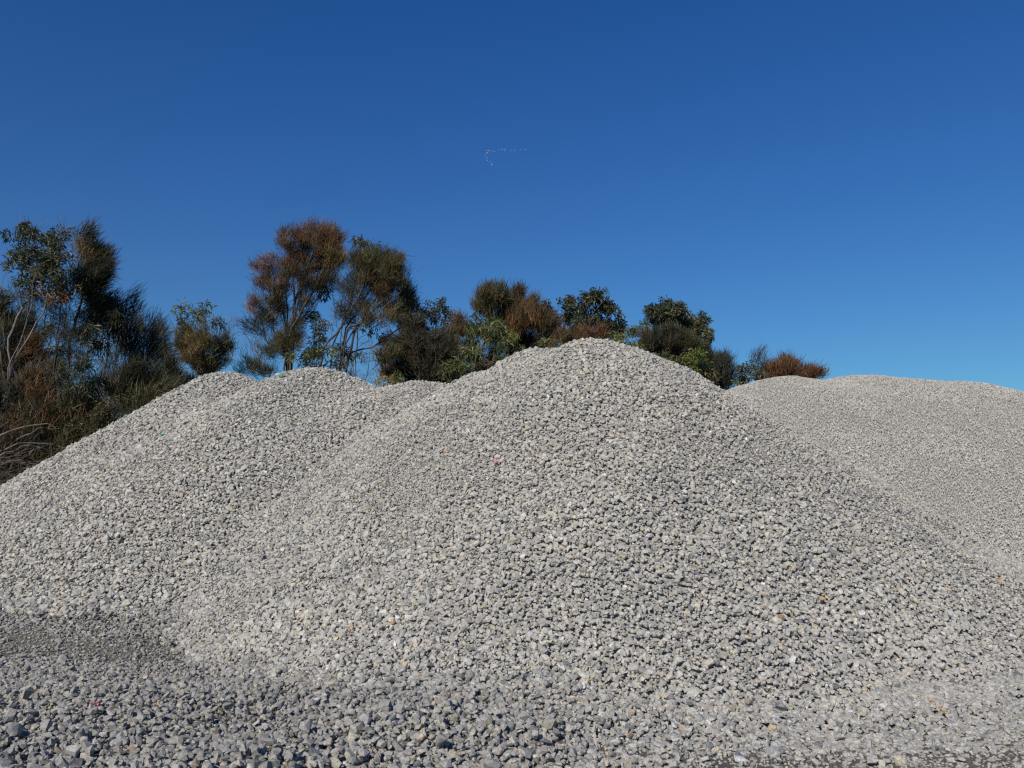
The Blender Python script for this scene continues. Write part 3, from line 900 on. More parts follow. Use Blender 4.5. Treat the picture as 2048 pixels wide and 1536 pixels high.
#TREES#
TREES = [
    # --- far left stand
    dict(name="acacia_tree", label="tall tree at the far left edge with bare pale stems and dark green leafy top",
         Y=26.0, bark=M_BARK_PALE, style='blade', L=0.26, w=0.060, leaf_n=20, droop=0.3, spread=0.7, base_r=0.12, twig_r=0.009,
         lobes=[(35, 462, 34, 18, 'deep'), (100, 480, 42, 30, 'deep', 1.2), (48, 505, 44, 26, 'deep', 1.1), (115, 540, 38, 42, 'deep', 1.3),
                (70, 555, 50, 26, 'deep', .8), (20, 535, 26, 30, 'deep', .6), (85, 585, 40, 18, 'gold', .5), (125, 590, 30, 26, 'brown', .8)],
         trunks=[[(10, 960), (18, 860), (20, 760), (8, 690), (4, 610), (12, 560)], [(12, 850), (30, 740), (62, 650), (72, 600)],
                 [(18, 800), (40, 720), (88, 625), (100, 590)], [(20, 770), (25, 680), (32, 610), (38, 580)], [(30, 740), (50, 690), (66, 610), (74, 575)]]),
    dict(name="bare_tree", label="leafless reddish twigs rising above the leafy tree at the far left", Y=31.0, bark=M_BARK_MID, style='twig',
         L=0.5, w=0.012, leaf_n=4, wind=(0.05, 0, 0.35), base_r=0.07, twig_r=0.005,
         lobes=[(60, 450, 25, 22, 'twig', .8), (100, 455, 32, 24, 'twig', .8), (128, 480, 16, 26, 'twig', .7)],
         trunks=[[(85, 980), (80, 800), (88, 600), (85, 500)]]),
    dict(name="she_oak_tree", label="tall wind swept needle tree with yellow brown top right of the leafy far left tree", Y=28.0, bark=M_BARK_DARK,
         style='needle', L=0.52, w=0.017, leaf_n=30, wind=(0.42, 0, 0.25), spread=0.28, base_r=0.09,
         lobes=[(168, 492, 28, 18, 'gold', 1.0), (182, 515, 34, 28, 'gold', 1.4), (175, 555, 38, 30, 'dark', 1.3), (205, 570, 22, 45, 'dark', .9),
                (190, 600, 35, 25, 'bluish', 1.2), (190, 470, 12, 22, 'bluish', .3), (170, 630, 28, 20, 'bluish', .8)],
         trunks=[[(135, 960), (138, 800), (152, 690), (178, 600), (182, 500)]]),
    dict(name="she_oak_tree", label="slender needle tree with a long bare dark trunk and thin open side branches",
         Y=27.0, bark=M_BARK_DARK, style='needle', L=0.45, w=0.012, leaf_n=11, wind=(0.15, 0, 0.0), droop=0.4, spread=0.35, base_r=0.10,
         lobes=[(130, 600, 35, 30, 'dark', .7), (110, 650, 26, 40, 'dark', .5), (150, 680, 38, 40, 'bluish', .35), (135, 740, 45, 40, 'bluish', .4)],
         trunks=[[(96, 960), (100, 820), (112, 690), (122, 600), (138, 570)], [(112, 690), (150, 640)]]),
    dict(name="eucalyptus_tree", label="small tree with drooping dark leaves and a pale pink stem left of the plumed tree", Y=27.5, bark=M_BARK_PALE,
         style='blade', L=0.34, w=0.05, leaf_n=15, droop=0.7, spread=0.5, base_r=0.06,
         lobes=[(212, 622, 18, 22, 'dark', 1.2), (232, 645, 24, 26, 'dark', 1.5), (205, 665, 24, 24, 'deep', 1.0), (240, 675, 18, 16, 'dark'), (215, 690, 20, 12, 'brown', .5)],
         trunks=[[(175, 940), (190, 800), (205, 730), (218, 680), (225, 640)]]),
    dict(name="she_oak_tree", label="dark blue green needle tree with separate plumes blown up to the right", Y=29.0, bark=M_BARK_DARK, style='needle',
         L=0.62, w=0.016, leaf_n=22, wind=(0.40, 0, 0.35), spread=0.16, base_r=0.07,
         lobes=[(262, 612, 9, 26, 'bluish', .9), (250, 640, 10, 25, 'bluish', .7), (292, 655, 14, 30, 'bluish', .9), (310, 680, 18, 32, 'bluish', 1.0), (275, 680, 26, 30, 'bluish', .7),
                (325, 705, 14, 25, 'bluish', .9), (290, 720, 36, 22, 'bluish', .7)],
         trunks=[[(245, 960), (250, 800), (265, 730), (285, 670), (290, 640)], [(250, 790), (300, 720), (315, 680)]]),
    dict(name="she_oak_shrub", label="dense dark needle shrub leaning right, low beneath the plumed tree", Y=26.5, bark=M_BARK_DARK, style='needle',
         L=0.55, w=0.018, leaf_n=30, wind=(0.35, 0, 0.25), spread=0.3, base_r=0.05,
         lobes=[(325, 740, 26, 30, 'dark', 1.2), (290, 765, 42, 30, 'dark', 1.3), (335, 770, 30, 22, 'dark', 1.3), (245, 780, 40, 26, 'dark', 1.2)],
         trunks=[[(270, 960), (280, 850), (300, 780), (318, 740)], [(275, 850), (250, 790)]]),
    dict(name="leafy_shrub", label="dark leafy shrub with curled leaves behind the left heap, below the small drooping tree", Y=25.5, bark=M_BARK_DARK, style='blade',
         L=0.24, w=0.05, leaf_n=16, droop=0.45, spread=0.6, base_r=0.05,
         lobes=[(185, 735, 24, 24, 'deep', 1.1), (170, 765, 20, 22, 'deep', .8), (200, 770, 24, 20, 'dark', 1.0)],
         trunks=[[(182, 950), (186, 840), (186, 760)]]),
    dict(name="leafy_shrub", label="olive green low shrub on the bank just above the slope of the leftmost heap", Y=24.0, bark=M_BARK_DARK, style='blade',
         L=0.14, w=0.04, leaf_n=26, droop=0.1, spread=0.7, base_r=0.04,
         lobes=[(235, 815, 34, 20, 'olive', 1.6), (270, 800, 34, 18, 'green', .8), (210, 840, 40, 20, 'olive', 1.6), (180, 860, 35, 16, 'olive', 1.2)],
         trunks=[[(225, 940), (228, 860), (235, 820)]]),
    dict(name="leafy_shrub", label="dark green shrub with long thin strands hugging the upper slope of the leftmost heap", Y=24.5, bark=M_BARK_DARK, style='needle',
         L=0.5, w=0.018, leaf_n=24, wind=(0.3, 0, 0.1), spread=0.35, base_r=0.04,
         lobes=[(310, 800, 42, 18, 'olive', 1.4), (345, 775, 28, 14, 'deep', 1.3), (285, 825, 34, 18, 'olive', 1.2)],
         trunks=[[(300, 940), (300, 860), (310, 805)]]),
    dict(name="she_oak_tree", label="dark brown green needle tree low at the far left edge, under the bare stems", Y=29.5, bark=M_BARK_DARK, style='needle',
         L=0.45, w=0.018, leaf_n=28, wind=(0.1, 0, 0.2), base_r=0.08,
         lobes=[(12, 620, 28, 34, 'olive', .9), (35, 660, 40, 40, 'dark', .9), (75, 700, 34, 38, 'brown', .8), (20, 730, 40, 40, 'dark', 1.2)],
         trunks=[[(40, 980), (42, 850), (38, 740), (30, 660)]]),
    dict(name="she_oak_shrub", label="brownish needle shrub between the two slender trunks at the far left", Y=27.8, bark=M_BARK_DARK, style='needle',
         L=0.45, w=0.018, leaf_n=30, base_r=0.06, wind=(0.1, 0, 0.15),
         lobes=[(60, 770, 44, 34, 'brown', 1.2), (85, 735, 30, 30, 'olive', .9), (30, 800, 44, 30, 'dark', 1.3), (105, 800, 34, 34, 'brown', 1.1)],
         trunks=[[(65, 980), (66, 880), (66, 790)]]),
    dict(name="leafy_shrub", label="small tuft of dark leaves on a thin stem between the two slender trunks", Y=26.8, bark=M_BARK_DARK, style='blade',
         L=0.26, w=0.045, leaf_n=12, droop=0.5, spread=0.6, base_r=0.04,
         lobes=[(122, 700, 12, 14, 'deep', 1.3), (112, 745, 16, 20, 'deep', .8), (80, 655, 18, 14, 'deep', 1.0), (125, 770, 14, 20, 'dark', 1.0)],
         trunks=[[(118, 950), (118, 830), (120, 720)], [(116, 800), (88, 700), (80, 660)]]),
    dict(name="leafy_shrub", label="dark tangled shrub filling the bank behind the dead branch heap at the far left", Y=25.8, bark=M_BARK_DARK, style='needle',
         L=0.4, w=0.02, leaf_n=30, base_r=0.05, wind=(0, 0, 0.1),
         lobes=[(40, 825, 50, 24, 'dark', 1.3), (115, 830, 44, 26, 'dark', 1.4), (160, 815, 34, 30, 'dark', 1.4), (-20, 800, 50, 40, 'dark', 1.0)],
         trunks=[[(90, 950), (90, 880), (95, 830)]]),
    # --- between left stand and the big pair
    dict(name="acacia_tree", label="small flat topped spray of green leaves on thin stems above a rounded needle bush", Y=29.0, bark=M_BARK_MID, style='blade',
         L=0.30, w=0.050, leaf_n=9, droop=0.45, spread=0.6, base_r=0.04,
         lobes=[(362, 615, 14, 12, 'green', 1.4), (385, 620, 20, 12, 'green', 1.3), (415, 625, 20, 14, 'green', 1.3), (430, 642, 12, 10, 'deep', .9), (375, 640, 28, 12, 'deep', .6)],
         trunks=[[(388, 960), (390, 800), (395, 700), (385, 640)], [(392, 720), (372, 650), (362, 620)], [(395, 700), (412, 640)]]),
    dict(name="she_oak_tree", label="rounded brown olive needle bush under the spray of green leaves, left of the big pair", Y=27.0, bark=M_BARK_DARK, dens=1.3, style='needle',
         L=0.36, w=0.015, leaf_n=34, wind=(0.0, 0, 0.25), spread=0.5, base_r=0.06,
         lobes=[(380, 680, 28, 30, 'olive', 1.3), (412, 700, 32, 36, 'gold', .8), (445, 680, 22, 26, 'olive', 1.1), (395, 720, 34, 28, 'olive', .9), (430, 730, 30, 22, 'olive', .7)],
         trunks=[[(392, 960), (396, 800), (392, 740), (385, 690)], [(394, 790), (420, 740), (445, 690)], [(396, 770), (410, 700)]]),
    dict(name="she_oak_tree", label="upright dark twiggy sapling between the plumed tree and the rounded needle bush", Y=26.0, bark=M_BARK_DARK, style='needle',
         L=0.24, w=0.02, leaf_n=24, wind=(0, 0, 0.3), spread=0.4, base_r=0.03,
         lobes=[(355, 735, 7, 20, 'dark', 1.6), (345, 760, 12, 20, 'dark', 1.5), (368, 760, 14, 22, 'dark', 1.2)],
         trunks=[[(355, 900), (355, 800), (355, 730)]]),
    dict(name="bare_tree", label="nearly leafless twiggy tree leaning left of the big rust topped tree", Y=31.0, bark=M_BARK_MID, style='needle', L=0.30, w=0.010,
         leaf_n=5, base_r=0.05, twig_r=0.005, wind=(-0.1, 0, .2),
         lobes=[(480, 655, 16, 24, 'twig', .4), (505, 690, 22, 20, 'twig', .5), (520, 640, 18, 26, 'twig', .5)],
         trunks=[[(560, 960), (545, 800), (520, 710), (495, 670), (475, 640)]]),
    dict(name="she_oak_tree", label="low grey green needle tree in the dip between the two left heaps", Y=28.0, bark=M_BARK_DARK, style='needle', L=0.36, w=0.013,
         leaf_n=18, base_r=0.05, spread=0.45,
         lobes=[(500, 722, 24, 16, 'olive', 1.0), (530, 738, 30, 18, 'olive', 1.0), (545, 700, 26, 18, 'olive', .6), (520, 745, 40, 10, 'bluish', .8)],
         trunks=[[(520, 960), (520, 830), (522, 740), (515, 700)], [(520, 800), (545, 720)]]),
    # --- the big pair
    dict(name="she_oak_tree", label="tallest needle tree with a rust orange crown, left tree of the big pair", Y=30.0, bark=M_BARK_DARK, dens=1.45, style='needle', L=0.40, w=0.0135,
         leaf_n=26, base_r=0.17, spread=0.45, wind=(0.10, 0, 0.2), twig_r=0.0075,
         lobes=[(640, 466, 45, 26, 'rust', 1.2), (595, 480, 32, 24, 'rust', .8), (668, 490, 24, 30, 'rust', 1.0), (580, 515, 26, 32, 'brown', .8), (635, 510, 45, 28, 'brown', .9),
                (668, 520, 25, 24, 'gold', 1.1), (545, 535, 18, 22, 'rust', .6), (520, 555, 14, 26, 'rust', .5), (555, 570, 34, 24, 'brown', .5), (610, 555, 45, 26, 'brown', .6),
                (650, 560, 32, 18, 'dark', .6), (510, 605, 20, 14, 'rust', .35), (540, 620, 34, 24, 'olive', .55), (560, 600, 24, 22, 'olive', .6), (520, 650, 28, 22, 'bluish', .35),
                (580, 650, 30, 22, 'olive', .5), (580, 680, 32, 20, 'olive', .9), (550, 690, 32, 16, 'bluish', .6), (605, 600, 30, 20, 'olive', .4)],
         trunks=[[(572, 960), (572, 740), (578, 680), (592, 620), (612, 550), (640, 490)], [(578, 690), (562, 620), (548, 560), (545, 540)],
                 [(590, 630), (588, 560), (592, 490)], [(574, 720), (530, 680), (515, 610)], [(575, 700), (568, 600), (572, 520)], [(585, 660), (615, 600), (655, 530)],
                 [(573, 730), (545, 660), (535, 580), (528, 545)], [(578, 680), (590, 600), (620, 520), (628, 475)], [(576, 700), (600, 640), (645, 580)]]),
    dict(name="she_oak_tree", label="broad olive needle tree leaning right with forked dark limbs, right tree of the big pair", Y=29.0, bark=M_BARK_DARK, dens=1.7, style='needle', L=0.42, w=0.0135,
         leaf_n=27, base_r=0.15, spread=0.42, wind=(0.12, 0, 0.22), twig_r=0.0075,
         lobes=[(715, 520, 24, 18, 'olive', .9), (755, 522, 36, 22, 'olive', 1.1), (790, 545, 28, 26, 'olive', 1.2), (735, 555, 36, 24, 'olive', .8), (775, 570, 40, 24, 'brown', .9),
                (812, 590, 20, 34, 'olive', 1.3), (790, 612, 30, 22, 'olive', 1.0), (740, 600, 34, 20, 'olive', .35), (700, 580, 22, 30, 'bluish', .35), (760, 640, 30, 16, 'olive', .5),
                (700, 630, 26, 22, 'bluish', .25), (800, 640, 24, 14, 'olive', .4)],
         trunks=[[(640, 960), (636, 740), (648, 700), (688, 655), (720, 600), (745, 540)], [(640, 735), (680, 705), (715, 655), (765, 622), (805, 590)],
                 [(690, 655), (680, 600), (700, 560)], [(712, 655), (745, 600), (780, 560)], [(688, 655), (712, 625), (725, 560)], [(660, 690), (692, 610), (712, 540)], [(690, 655), (730, 590), (765, 530)],
                 [(712, 655), (770, 600), (800, 560)], [(700, 660), (760, 640), (812, 605)], [(655, 695), (670, 620), (695, 570)], [(680, 705), (740, 690), (795, 650)]]),
    dict(name="acacia_tree", label="leafy tree threaded through the big pair, its sprigs poking above the olive crown", Y=31.0, bark=M_BARK_DARK, style='blade', L=0.30, w=0.055,
         leaf_n=12, droop=0.55, spread=0.6, base_r=0.09,
         lobes=[(722, 490, 12, 7, 'green', 1.6), (740, 495, 12, 10, 'green', 1.5), (788, 512, 18, 10, 'green', 1.5), (665, 545, 20, 18, 'deep', .9), (640, 580, 18, 14, 'deep', .5),
                (620, 635, 20, 16, 'deep', .5), (650, 665, 32, 22, 'deep', .8), (625, 700, 36, 20, 'deep', .9), (690, 700, 32, 24, 'deep', .8), (740, 660, 30, 22, 'deep', .6), (770, 670, 22, 18, 'deep', .8)],
         trunks=[[(705, 960), (700, 760), (712, 700), (716, 640), (735, 560), (740, 500)], [(708, 720), (680, 660), (668, 560)], [(715, 660), (765, 580), (788, 520)], [(702, 750), (650, 690), (625, 650)]]),
    dict(name="leafy_shrub", label="green leaved shrub behind the top of the rounded second heap, between the big trunks", Y=26.5, bark=M_BARK_DARK, style='blade', L=0.22, w=0.042,
         leaf_n=20, droop=0.3, spread=0.65, base_r=0.04,
         lobes=[(605, 715, 24, 16, 'green', 1.0), (640, 708, 26, 16, 'green', 1.1), (625, 735, 40, 12, 'olive', 1.1), (665, 730, 20, 16, 'deep', 1.0)],
         trunks=[[(625, 900), (625, 800), (628, 725)]]),
    dict(name="bare_tree", label="grey tangle of bare twigs behind the right shoulder of the rounded second heap", Y=27.5, bark=M_BARK_MID, style='twig', L=0.28, w=0.010,
         leaf_n=6, base_r=0.06, twig_r=0.006, wind=(0, 0, .2),
         lobes=[(710, 735, 28, 24, 'twig', 1.0), (740, 720, 24, 30, 'twig', 1.0), (755, 755, 24, 18, 'twig', 1.0), (730, 690, 20, 18, 'twig', .6)],
         trunks=[[(715, 950), (710, 800), (702, 745), (712, 700)], [(712, 800), (735, 750), (745, 700)]]),
    # --- dark mass and its neighbours
    dict(name="eucalyptus_tree", label="round headed small leaved tree rising behind the near black needle bush", Y=31.0, bark=M_BARK_DARK, style='blade', L=0.15, w=0.065,
         leaf_n=16, droop=0.1, spread=0.75, base_r=0.08,
         lobes=[(872, 612, 30, 22, 'deep', 1.6), (895, 630, 18, 22, 'deep', 1.2), (848, 625, 18, 18, 'deep', 1.0), (830, 622, 14, 8, 'deep', 1.0), (875, 650, 34, 22, 'brown', .9), (860, 670, 40, 18, 'dark', 1.0), (915, 655, 14, 20, 'deep', .8)],
         trunks=[[(865, 960), (866, 760), (868, 690), (872, 640)]]),
    dict(name="she_oak_shrub", label="near black dense needle bush, the darkest clump left of the tallest heap", Y=26.5, bark=M_BARK_DARK, style='needle', L=0.36, w=0.018,
         leaf_n=42, base_r=0.07, spread=0.5, wind=(0, 0, .2), depth=0.9,
         lobes=[(835, 650, 26, 24, 'dark', 1.5), (810, 690, 40, 30, 'dark', 1.6), (865, 700, 48, 34, 'dark', 1.6), (815, 735, 46, 28, 'dark', 1.7), (880, 745, 48, 24, 'dark', 1.7), (850, 765, 60, 16, 'dark', 1.5)],
         trunks=[[(840, 940), (840, 820), (842, 740), (836, 680)]]),
    dict(name="she_oak_shrub", label="grey green needle shrub against the left side of the near black bush", Y=25.6, bark=M_BARK_DARK, style='needle', L=0.30, w=0.016,
         leaf_n=34, base_r=0.04, spread=0.5,
         lobes=[(778, 700, 18, 22, 'olive', 1.4), (770, 720, 18, 14, 'olive', 1.3), (765, 745, 16, 18, 'brown', 1.0)],
         trunks=[[(776, 930), (776, 800), (777, 720)]]),
    dict(name="flowering_shrub", label="small yellow tinged shrub in the dip left of the tallest heap", Y=23.6, bark=M_BARK_MID, style='blade', L=0.13, w=0.05,
         leaf_n=16, droop=0.1, spread=0.7, base_r=0.03,
         lobes=[(792, 756, 14, 10, 'fresh', 1.8), (778, 770, 18, 8, 'yellow', 1.6), (800, 770, 16, 8, 'olive', 1.6)],
         trunks=[[(790, 900), (790, 810), (790, 770)]]),
    dict(name="she_oak_tree", label="brown needle bush between the dark bush and the tufted leafy tree", Y=29.0, bark=M_BARK_DARK, style='needle', L=0.36, w=0.016,
         leaf_n=34, base_r=0.07, spread=0.45,
         lobes=[(925, 650, 24, 24, 'brown', 1.3), (900, 680, 28, 24, 'olive', 1.2), (930, 690, 26, 28, 'brown', 1.2), (905, 715, 30, 18, 'olive', 1.1)],
         trunks=[[(915, 940), (916, 800), (918, 700)]]),
    dict(name="she_oak_tree", label="broad brown olive needle tree with spiky top, left of the peak of the tallest heap", Y=29.5, bark=M_BARK_DARK, style='needle', L=0.42, w=0.016,
         leaf_n=36, base_r=0.12, spread=0.33, wind=(0.06, 0, 0.45), depth=0.75,
         lobes=[(985, 595, 34, 20, 'olive', 1.4), (1033, 588, 14, 22, 'brown', 1.4), (965, 610, 20, 26, 'olive', 1.2), (1015, 615, 45, 26, 'olive', 1.6), (1065, 610, 16, 22, 'olive', 1.3), (1060, 645, 42, 30, 'brown', 1.5),
                (1095, 655, 22, 26, 'brown', 1.5), (1020, 655, 40, 30, 'olive', 1.5), (1050, 685, 50, 20, 'dark', 1.4), (1090, 690, 34, 14, 'brown', 1.2)],
         trunks=[[(1030, 940), (1030, 800), (1028, 700), (1020, 640)], [(1030, 720), (1065, 660)], [(1030, 700), (990, 640), (982, 600)]]),
    dict(name="acacia_tree", label="light green leafy tree with drooping tufts in front of the broad brown needle tree", Y=26.5, bark=M_BARK_MID, style='blade', L=0.30, w=0.040,
         leaf_n=22, droop=0.75, spread=0.5, base_r=0.05,
         lobes=[(965, 640, 24, 14, 'green', 1.6), (1000, 645, 20, 12, 'green', 1.4), (985, 665, 40, 18, 'green', 1.3), (1012, 675, 22, 20, 'fresh', 1.1), (950, 665, 16, 18, 'green', 1.0), (1025, 700, 24, 16, 'green', 1.1), (1000, 695, 26, 14, 'deep', .9)],
         trunks=[[(970, 940), (970, 800), (969, 735), (974, 690), (985, 660)], [(970, 750), (1000, 700), (1012, 680)], [(970, 735), (950, 700), (948, 670)]]),
    dict(name="leafy_shrub", label="spiky green shrub behind the left shoulder of the tallest heap", Y=24.5, bark=M_BARK_MID, style='blade', L=0.28, w=0.034,
         leaf_n=26, droop=0.35, spread=0.6, base_r=0.04,
         lobes=[(925, 735, 24, 16, 'green', 1.7), (950, 715, 18, 14, 'green', 1.5), (905, 745, 18, 12, 'green', 1.6), (1005, 725, 16, 12, 'green', 1.5), (965, 735, 26, 12, 'olive', 1.3), (935, 690, 18, 16, 'deep', 1.1)],
         trunks=[[(940, 900), (940, 820), (938, 745)], [(940, 800), (1000, 735)]]),
    dict(name="she_oak_shrub", label="reddish brown twiggy thicket under the tufted leafy tree", Y=27.5, bark=M_BARK_MID, style='needle', L=0.32, w=0.016,
         leaf_n=26, base_r=0.05, spread=0.5,
         lobes=[(985, 715, 26, 18, 'brown', 1.1), (1020, 725, 34, 16, 'dark', 1.5), (960, 710, 14, 22, 'brown', .9), (900, 750, 46, 16, 'dark', 1.5)],
         trunks=[[(985, 940), (985, 820), (985, 730)], [(985, 830), (905, 760)]]),
    # --- right of the peak
    dict(name="leafy_shrub", label="low green shrub peeping over the crest left of the peak of the tallest heap", Y=22.5, bark=M_BARK_MID, style='blade', L=0.18, w=0.045,
         leaf_n=22, droop=0.2, spread=0.65, base_r=0.03,
         lobes=[(1105, 684, 20, 9, 'green', 1.8), (1085, 695, 20, 9, 'olive', 1.6)],
         trunks=[[(1100, 880), (1100, 780), (1102, 695)]]),
    dict(name="she_oak_shrub", label="low reddish brown needle shrub right behind the peak of the tallest heap", Y=26.0, bark=M_BARK_MID, style='needle', L=0.28, w=0.015,
         leaf_n=42, base_r=0.05, spread=0.5,
         lobes=[(1150, 668, 34, 17, 'brown', 2.0), (1185, 674, 30, 14, 'russet', 1.6), (1125, 680, 24, 12, 'brown', 1.8), (1165, 685, 50, 12, 'brown', 1.7)],
         trunks=[[(1150, 900), (1150, 780), (1152, 680)]]),
    dict(name="eucalyptus_tree", label="leafy dark green tree with open gaps and pale limbs right behind the peak", Y=33.0, bark=M_BARK_PALE, style='blade', L=0.24, w=0.085,
         leaf_n=22, droop=0.35, spread=0.65, base_r=0.10, twig_r=0.008,
         lobes=[(1148, 590, 16, 8, 'deep', 1.5), (1130, 612, 20, 12, 'deep', 1.5), (1190, 600, 34, 14, 'deep', 1.7), (1212, 618, 22, 20, 'deep', 1.7), (1150, 630, 34, 14, 'deep', 1.3), (1175, 645, 50, 14, 'deep', 1.5),
                (1225, 652, 24, 14, 'deep', 1.4), (1240, 645, 10, 14, 'deep', 1.2), (1165, 608, 14, 12, 'deep', .9), (1225, 668, 18, 10, 'deep', 1.0)],
         trunks=[[(1180, 960), (1178, 700), (1176, 650), (1165, 610), (1150, 595)], [(1177, 640), (1200, 615), (1212, 605)], [(1178, 670), (1220, 655)]]),
    dict(name="eucalyptus_tree", label="small dark leafy crown just left of the gappy green tree", Y=34.0, bark=M_BARK_DARK, style='blade', L=0.22, w=0.08,
         leaf_n=20, droop=0.3, spread=0.65, base_r=0.06,
         lobes=[(1092, 612, 12, 9, 'deep', 1.6), (1085, 622, 20, 12, 'deep', 1.6), (1100, 628, 12, 10, 'deep', 1.4)],
         trunks=[[(1088, 960), (1088, 760), (1088, 630)]]),
    dict(name="leafy_shrub", label="fresh green shrub just right of the peak, tucked under the gappy tree", Y=24.0, bark=M_BARK_MID, style='blade', L=0.15, w=0.05,
         leaf_n=26, droop=0.1, spread=0.7, base_r=0.04,
         lobes=[(1228, 680, 22, 14, 'green', 2.0), (1252, 690, 22, 12, 'fresh', 1.5), (1275, 700, 16, 14, 'green', 1.6)],
         trunks=[[(1240, 880), (1240, 780), (1242, 690)]]),
    dict(name="leafy_shrub", label="light green bush at the left foot of the domed tree on the right", Y=30.0, bark=M_BARK_MID, style='blade', L=0.16, w=0.06,
         leaf_n=22, droop=0.0, spread=0.7, base_r=0.04,
         lobes=[(1288, 658, 18, 10, 'fresh', 1.8), (1265, 665, 14, 8, 'green', 1.2), (1310, 665, 20, 10, 'green', 1.6)],
         trunks=[[(1285, 950), (1285, 780), (1287, 665)]]),
    dict(name="eucalyptus_tree", label="dense domed dark green tree on the right, above the smooth olive bush", Y=32.0, bark=M_BARK_DARK, style='blade', L=0.22, w=0.075,
         leaf_n=24, droop=0.35, spread=0.65, base_r=0.10, twig_r=0.008,
         lobes=[(1335, 614, 28, 14, 'deep', 1.8), (1320, 632, 34, 16, 'deep', 1.7), (1375, 632, 24, 18, 'deep', 1.7), (1358, 650, 40, 20, 'deep', 1.1), (1400, 648, 20, 22, 'deep', 1.7), (1410, 672, 13, 20, 'deep', 1.8),
                (1300, 632, 15, 8, 'deep', 1.3), (1345, 625, 30, 18, 'deep', 1.5), (1385, 665, 22, 16, 'brown', 1.1)],
         trunks=[[(1360, 960), (1360, 740), (1358, 680), (1345, 630)], [(1360, 700), (1395, 660)], [(1358, 680), (1318, 640)]]),
    dict(name="she_oak_shrub", label="smooth domed dark olive needle bush below the dense domed tree", Y=26.5, bark=M_BARK_DARK, style='needle', L=0.28, w=0.015,
         leaf_n=46, base_r=0.07, spread=0.5, wind=(0, 0, 0.2), depth=0.8,
         lobes=[(1320, 690, 44, 26, 'dark', 2.0), (1365, 690, 40, 28, 'olive', 1.5), (1395, 710, 28, 30, 'dark', 2.0), (1345, 710, 60, 22, 'brown', 1.3), (1290, 685, 22, 20, 'brown', 1.4), (1408, 735, 16, 22, 'dark', 1.8)],
         trunks=[[(1350, 920), (1350, 800), (1352, 710)], [(1350, 800), (1310, 710)], [(1350, 800), (1395, 720)]]),
    dict(name="leafy_shrub", label="fresh green leafy shrub on the right shoulder of the tallest heap", Y=22.5, bark=M_BARK_MID, style='blade', L=0.19, w=0.045,
         leaf_n=30, droop=0.15, spread=0.65, base_r=0.04,
         lobes=[(1345, 728, 24, 12, 'green', 2.0), (1375, 722, 18, 14, 'fresh', 1.9), (1398, 740, 16, 20, 'green', 2.2), (1370, 742, 34, 14, 'fresh', 1.5), (1330, 722, 12, 8, 'olive', 1.5), (1412, 758, 12, 12, 'olive', 1.8)],
         trunks=[[(1375, 900), (1375, 800), (1375, 745)]]),
    dict(name="she_oak_tree", label="grey purple feathery bush in the notch between the tallest heap and the fine gravel", Y=28.0, bark=M_BARK_DARK, style='needle', L=0.42, w=0.015,
         leaf_n=36, base_r=0.06, spread=0.35, wind=(0.1, 0, 0.35),
         lobes=[(1440, 732, 20, 20, 'bluish', 1.9), (1452, 720, 10, 14, 'bluish', 1.4), (1430, 755, 18, 20, 'dark', 1.8), (1458, 745, 16, 22, 'bluish', 1.6), (1442, 770, 24, 12, 'dark', 1.6)],
         trunks=[[(1442, 940), (1442, 830), (1442, 750)]]),
    dict(name="leafy_shrub", label="small olive leafed shrub just right of the grey feathery bush", Y=26.5, bark=M_BARK_MID, style='blade', L=0.17, w=0.055,
         leaf_n=24, droop=0.2, spread=0.65, base_r=0.03,
         lobes=[(1486, 742, 16, 13, 'olive', 1.9), (1478, 758, 20, 10, 'green', 1.8), (1505, 755, 16, 10, 'olive', 1.9)],
         trunks=[[(1486, 920), (1486, 820), (1486, 755)]]),
    dict(name="she_oak_tree", label="thin wispy needle tree with two curved sprigs left of the russet bushes", Y=30.0, bark=M_BARK_DARK, style='needle', L=0.48, w=0.013,
         leaf_n=16, base_r=0.04, spread=0.2, wind=(0.45, 0, 0.25),
         lobes=[(1506, 718, 7, 14, 'bluish', 1.6), (1520, 740, 20, 12, 'bluish', 1.0), (1540, 732, 12, 12, 'bluish', 1.2), (1525, 755, 30, 10, 'brown', 1.2)],
         trunks=[[(1505, 960), (1505, 820), (1498, 750), (1506, 722)], [(1502, 780), (1530, 745)]]),
    dict(name="she_oak_shrub", label="wider russet orange needle bush above the fine gravel crest", Y=28.5, bark=M_BARK_MID, style='needle', L=0.38, w=0.016,
         leaf_n=40, base_r=0.05, spread=0.4, wind=(0.05, 0, 0.4),
         lobes=[(1575, 730, 24, 16, 'russet', 2.2), (1555, 742, 20, 14, 'russet', 1.9), (1600, 742, 18, 12, 'russet', 2.0), (1570, 752, 40, 12, 'brown', 1.8)],
         trunks=[[(1575, 940), (1575, 830), (1575, 745)]]),
    dict(name="she_oak_shrub", label="smaller russet needle bush at the right end of the row of trees", Y=28.0, bark=M_BARK_MID, style='needle', L=0.36, w=0.016,
         leaf_n=40, base_r=0.04, spread=0.38, wind=(0.12, 0, 0.38),
         lobes=[(1626, 736, 12, 13, 'russet', 2.2), (1634, 746, 18, 10, 'russet', 2.0), (1618, 752, 20, 9, 'russet', 1.8)],
         trunks=[[(1628, 930), (1628, 830), (1628, 750)]]),
    dict(name="she_oak_tree", label="pair of straight thin dark trunks with a sparse topknot behind the far left leafy tree", Y=30.5, bark=M_BARK_DARK,
         style='needle', L=0.4, w=0.014, leaf_n=12, wind=(0.15, 0, 0.15), base_r=0.07,
         lobes=[(65, 600, 22, 26, 'dark', .7), (95, 630, 24, 30, 'bluish', .6), (55, 650, 26, 30, 'dark', .6), (20, 580, 20, 24, 'bluish', .6)],
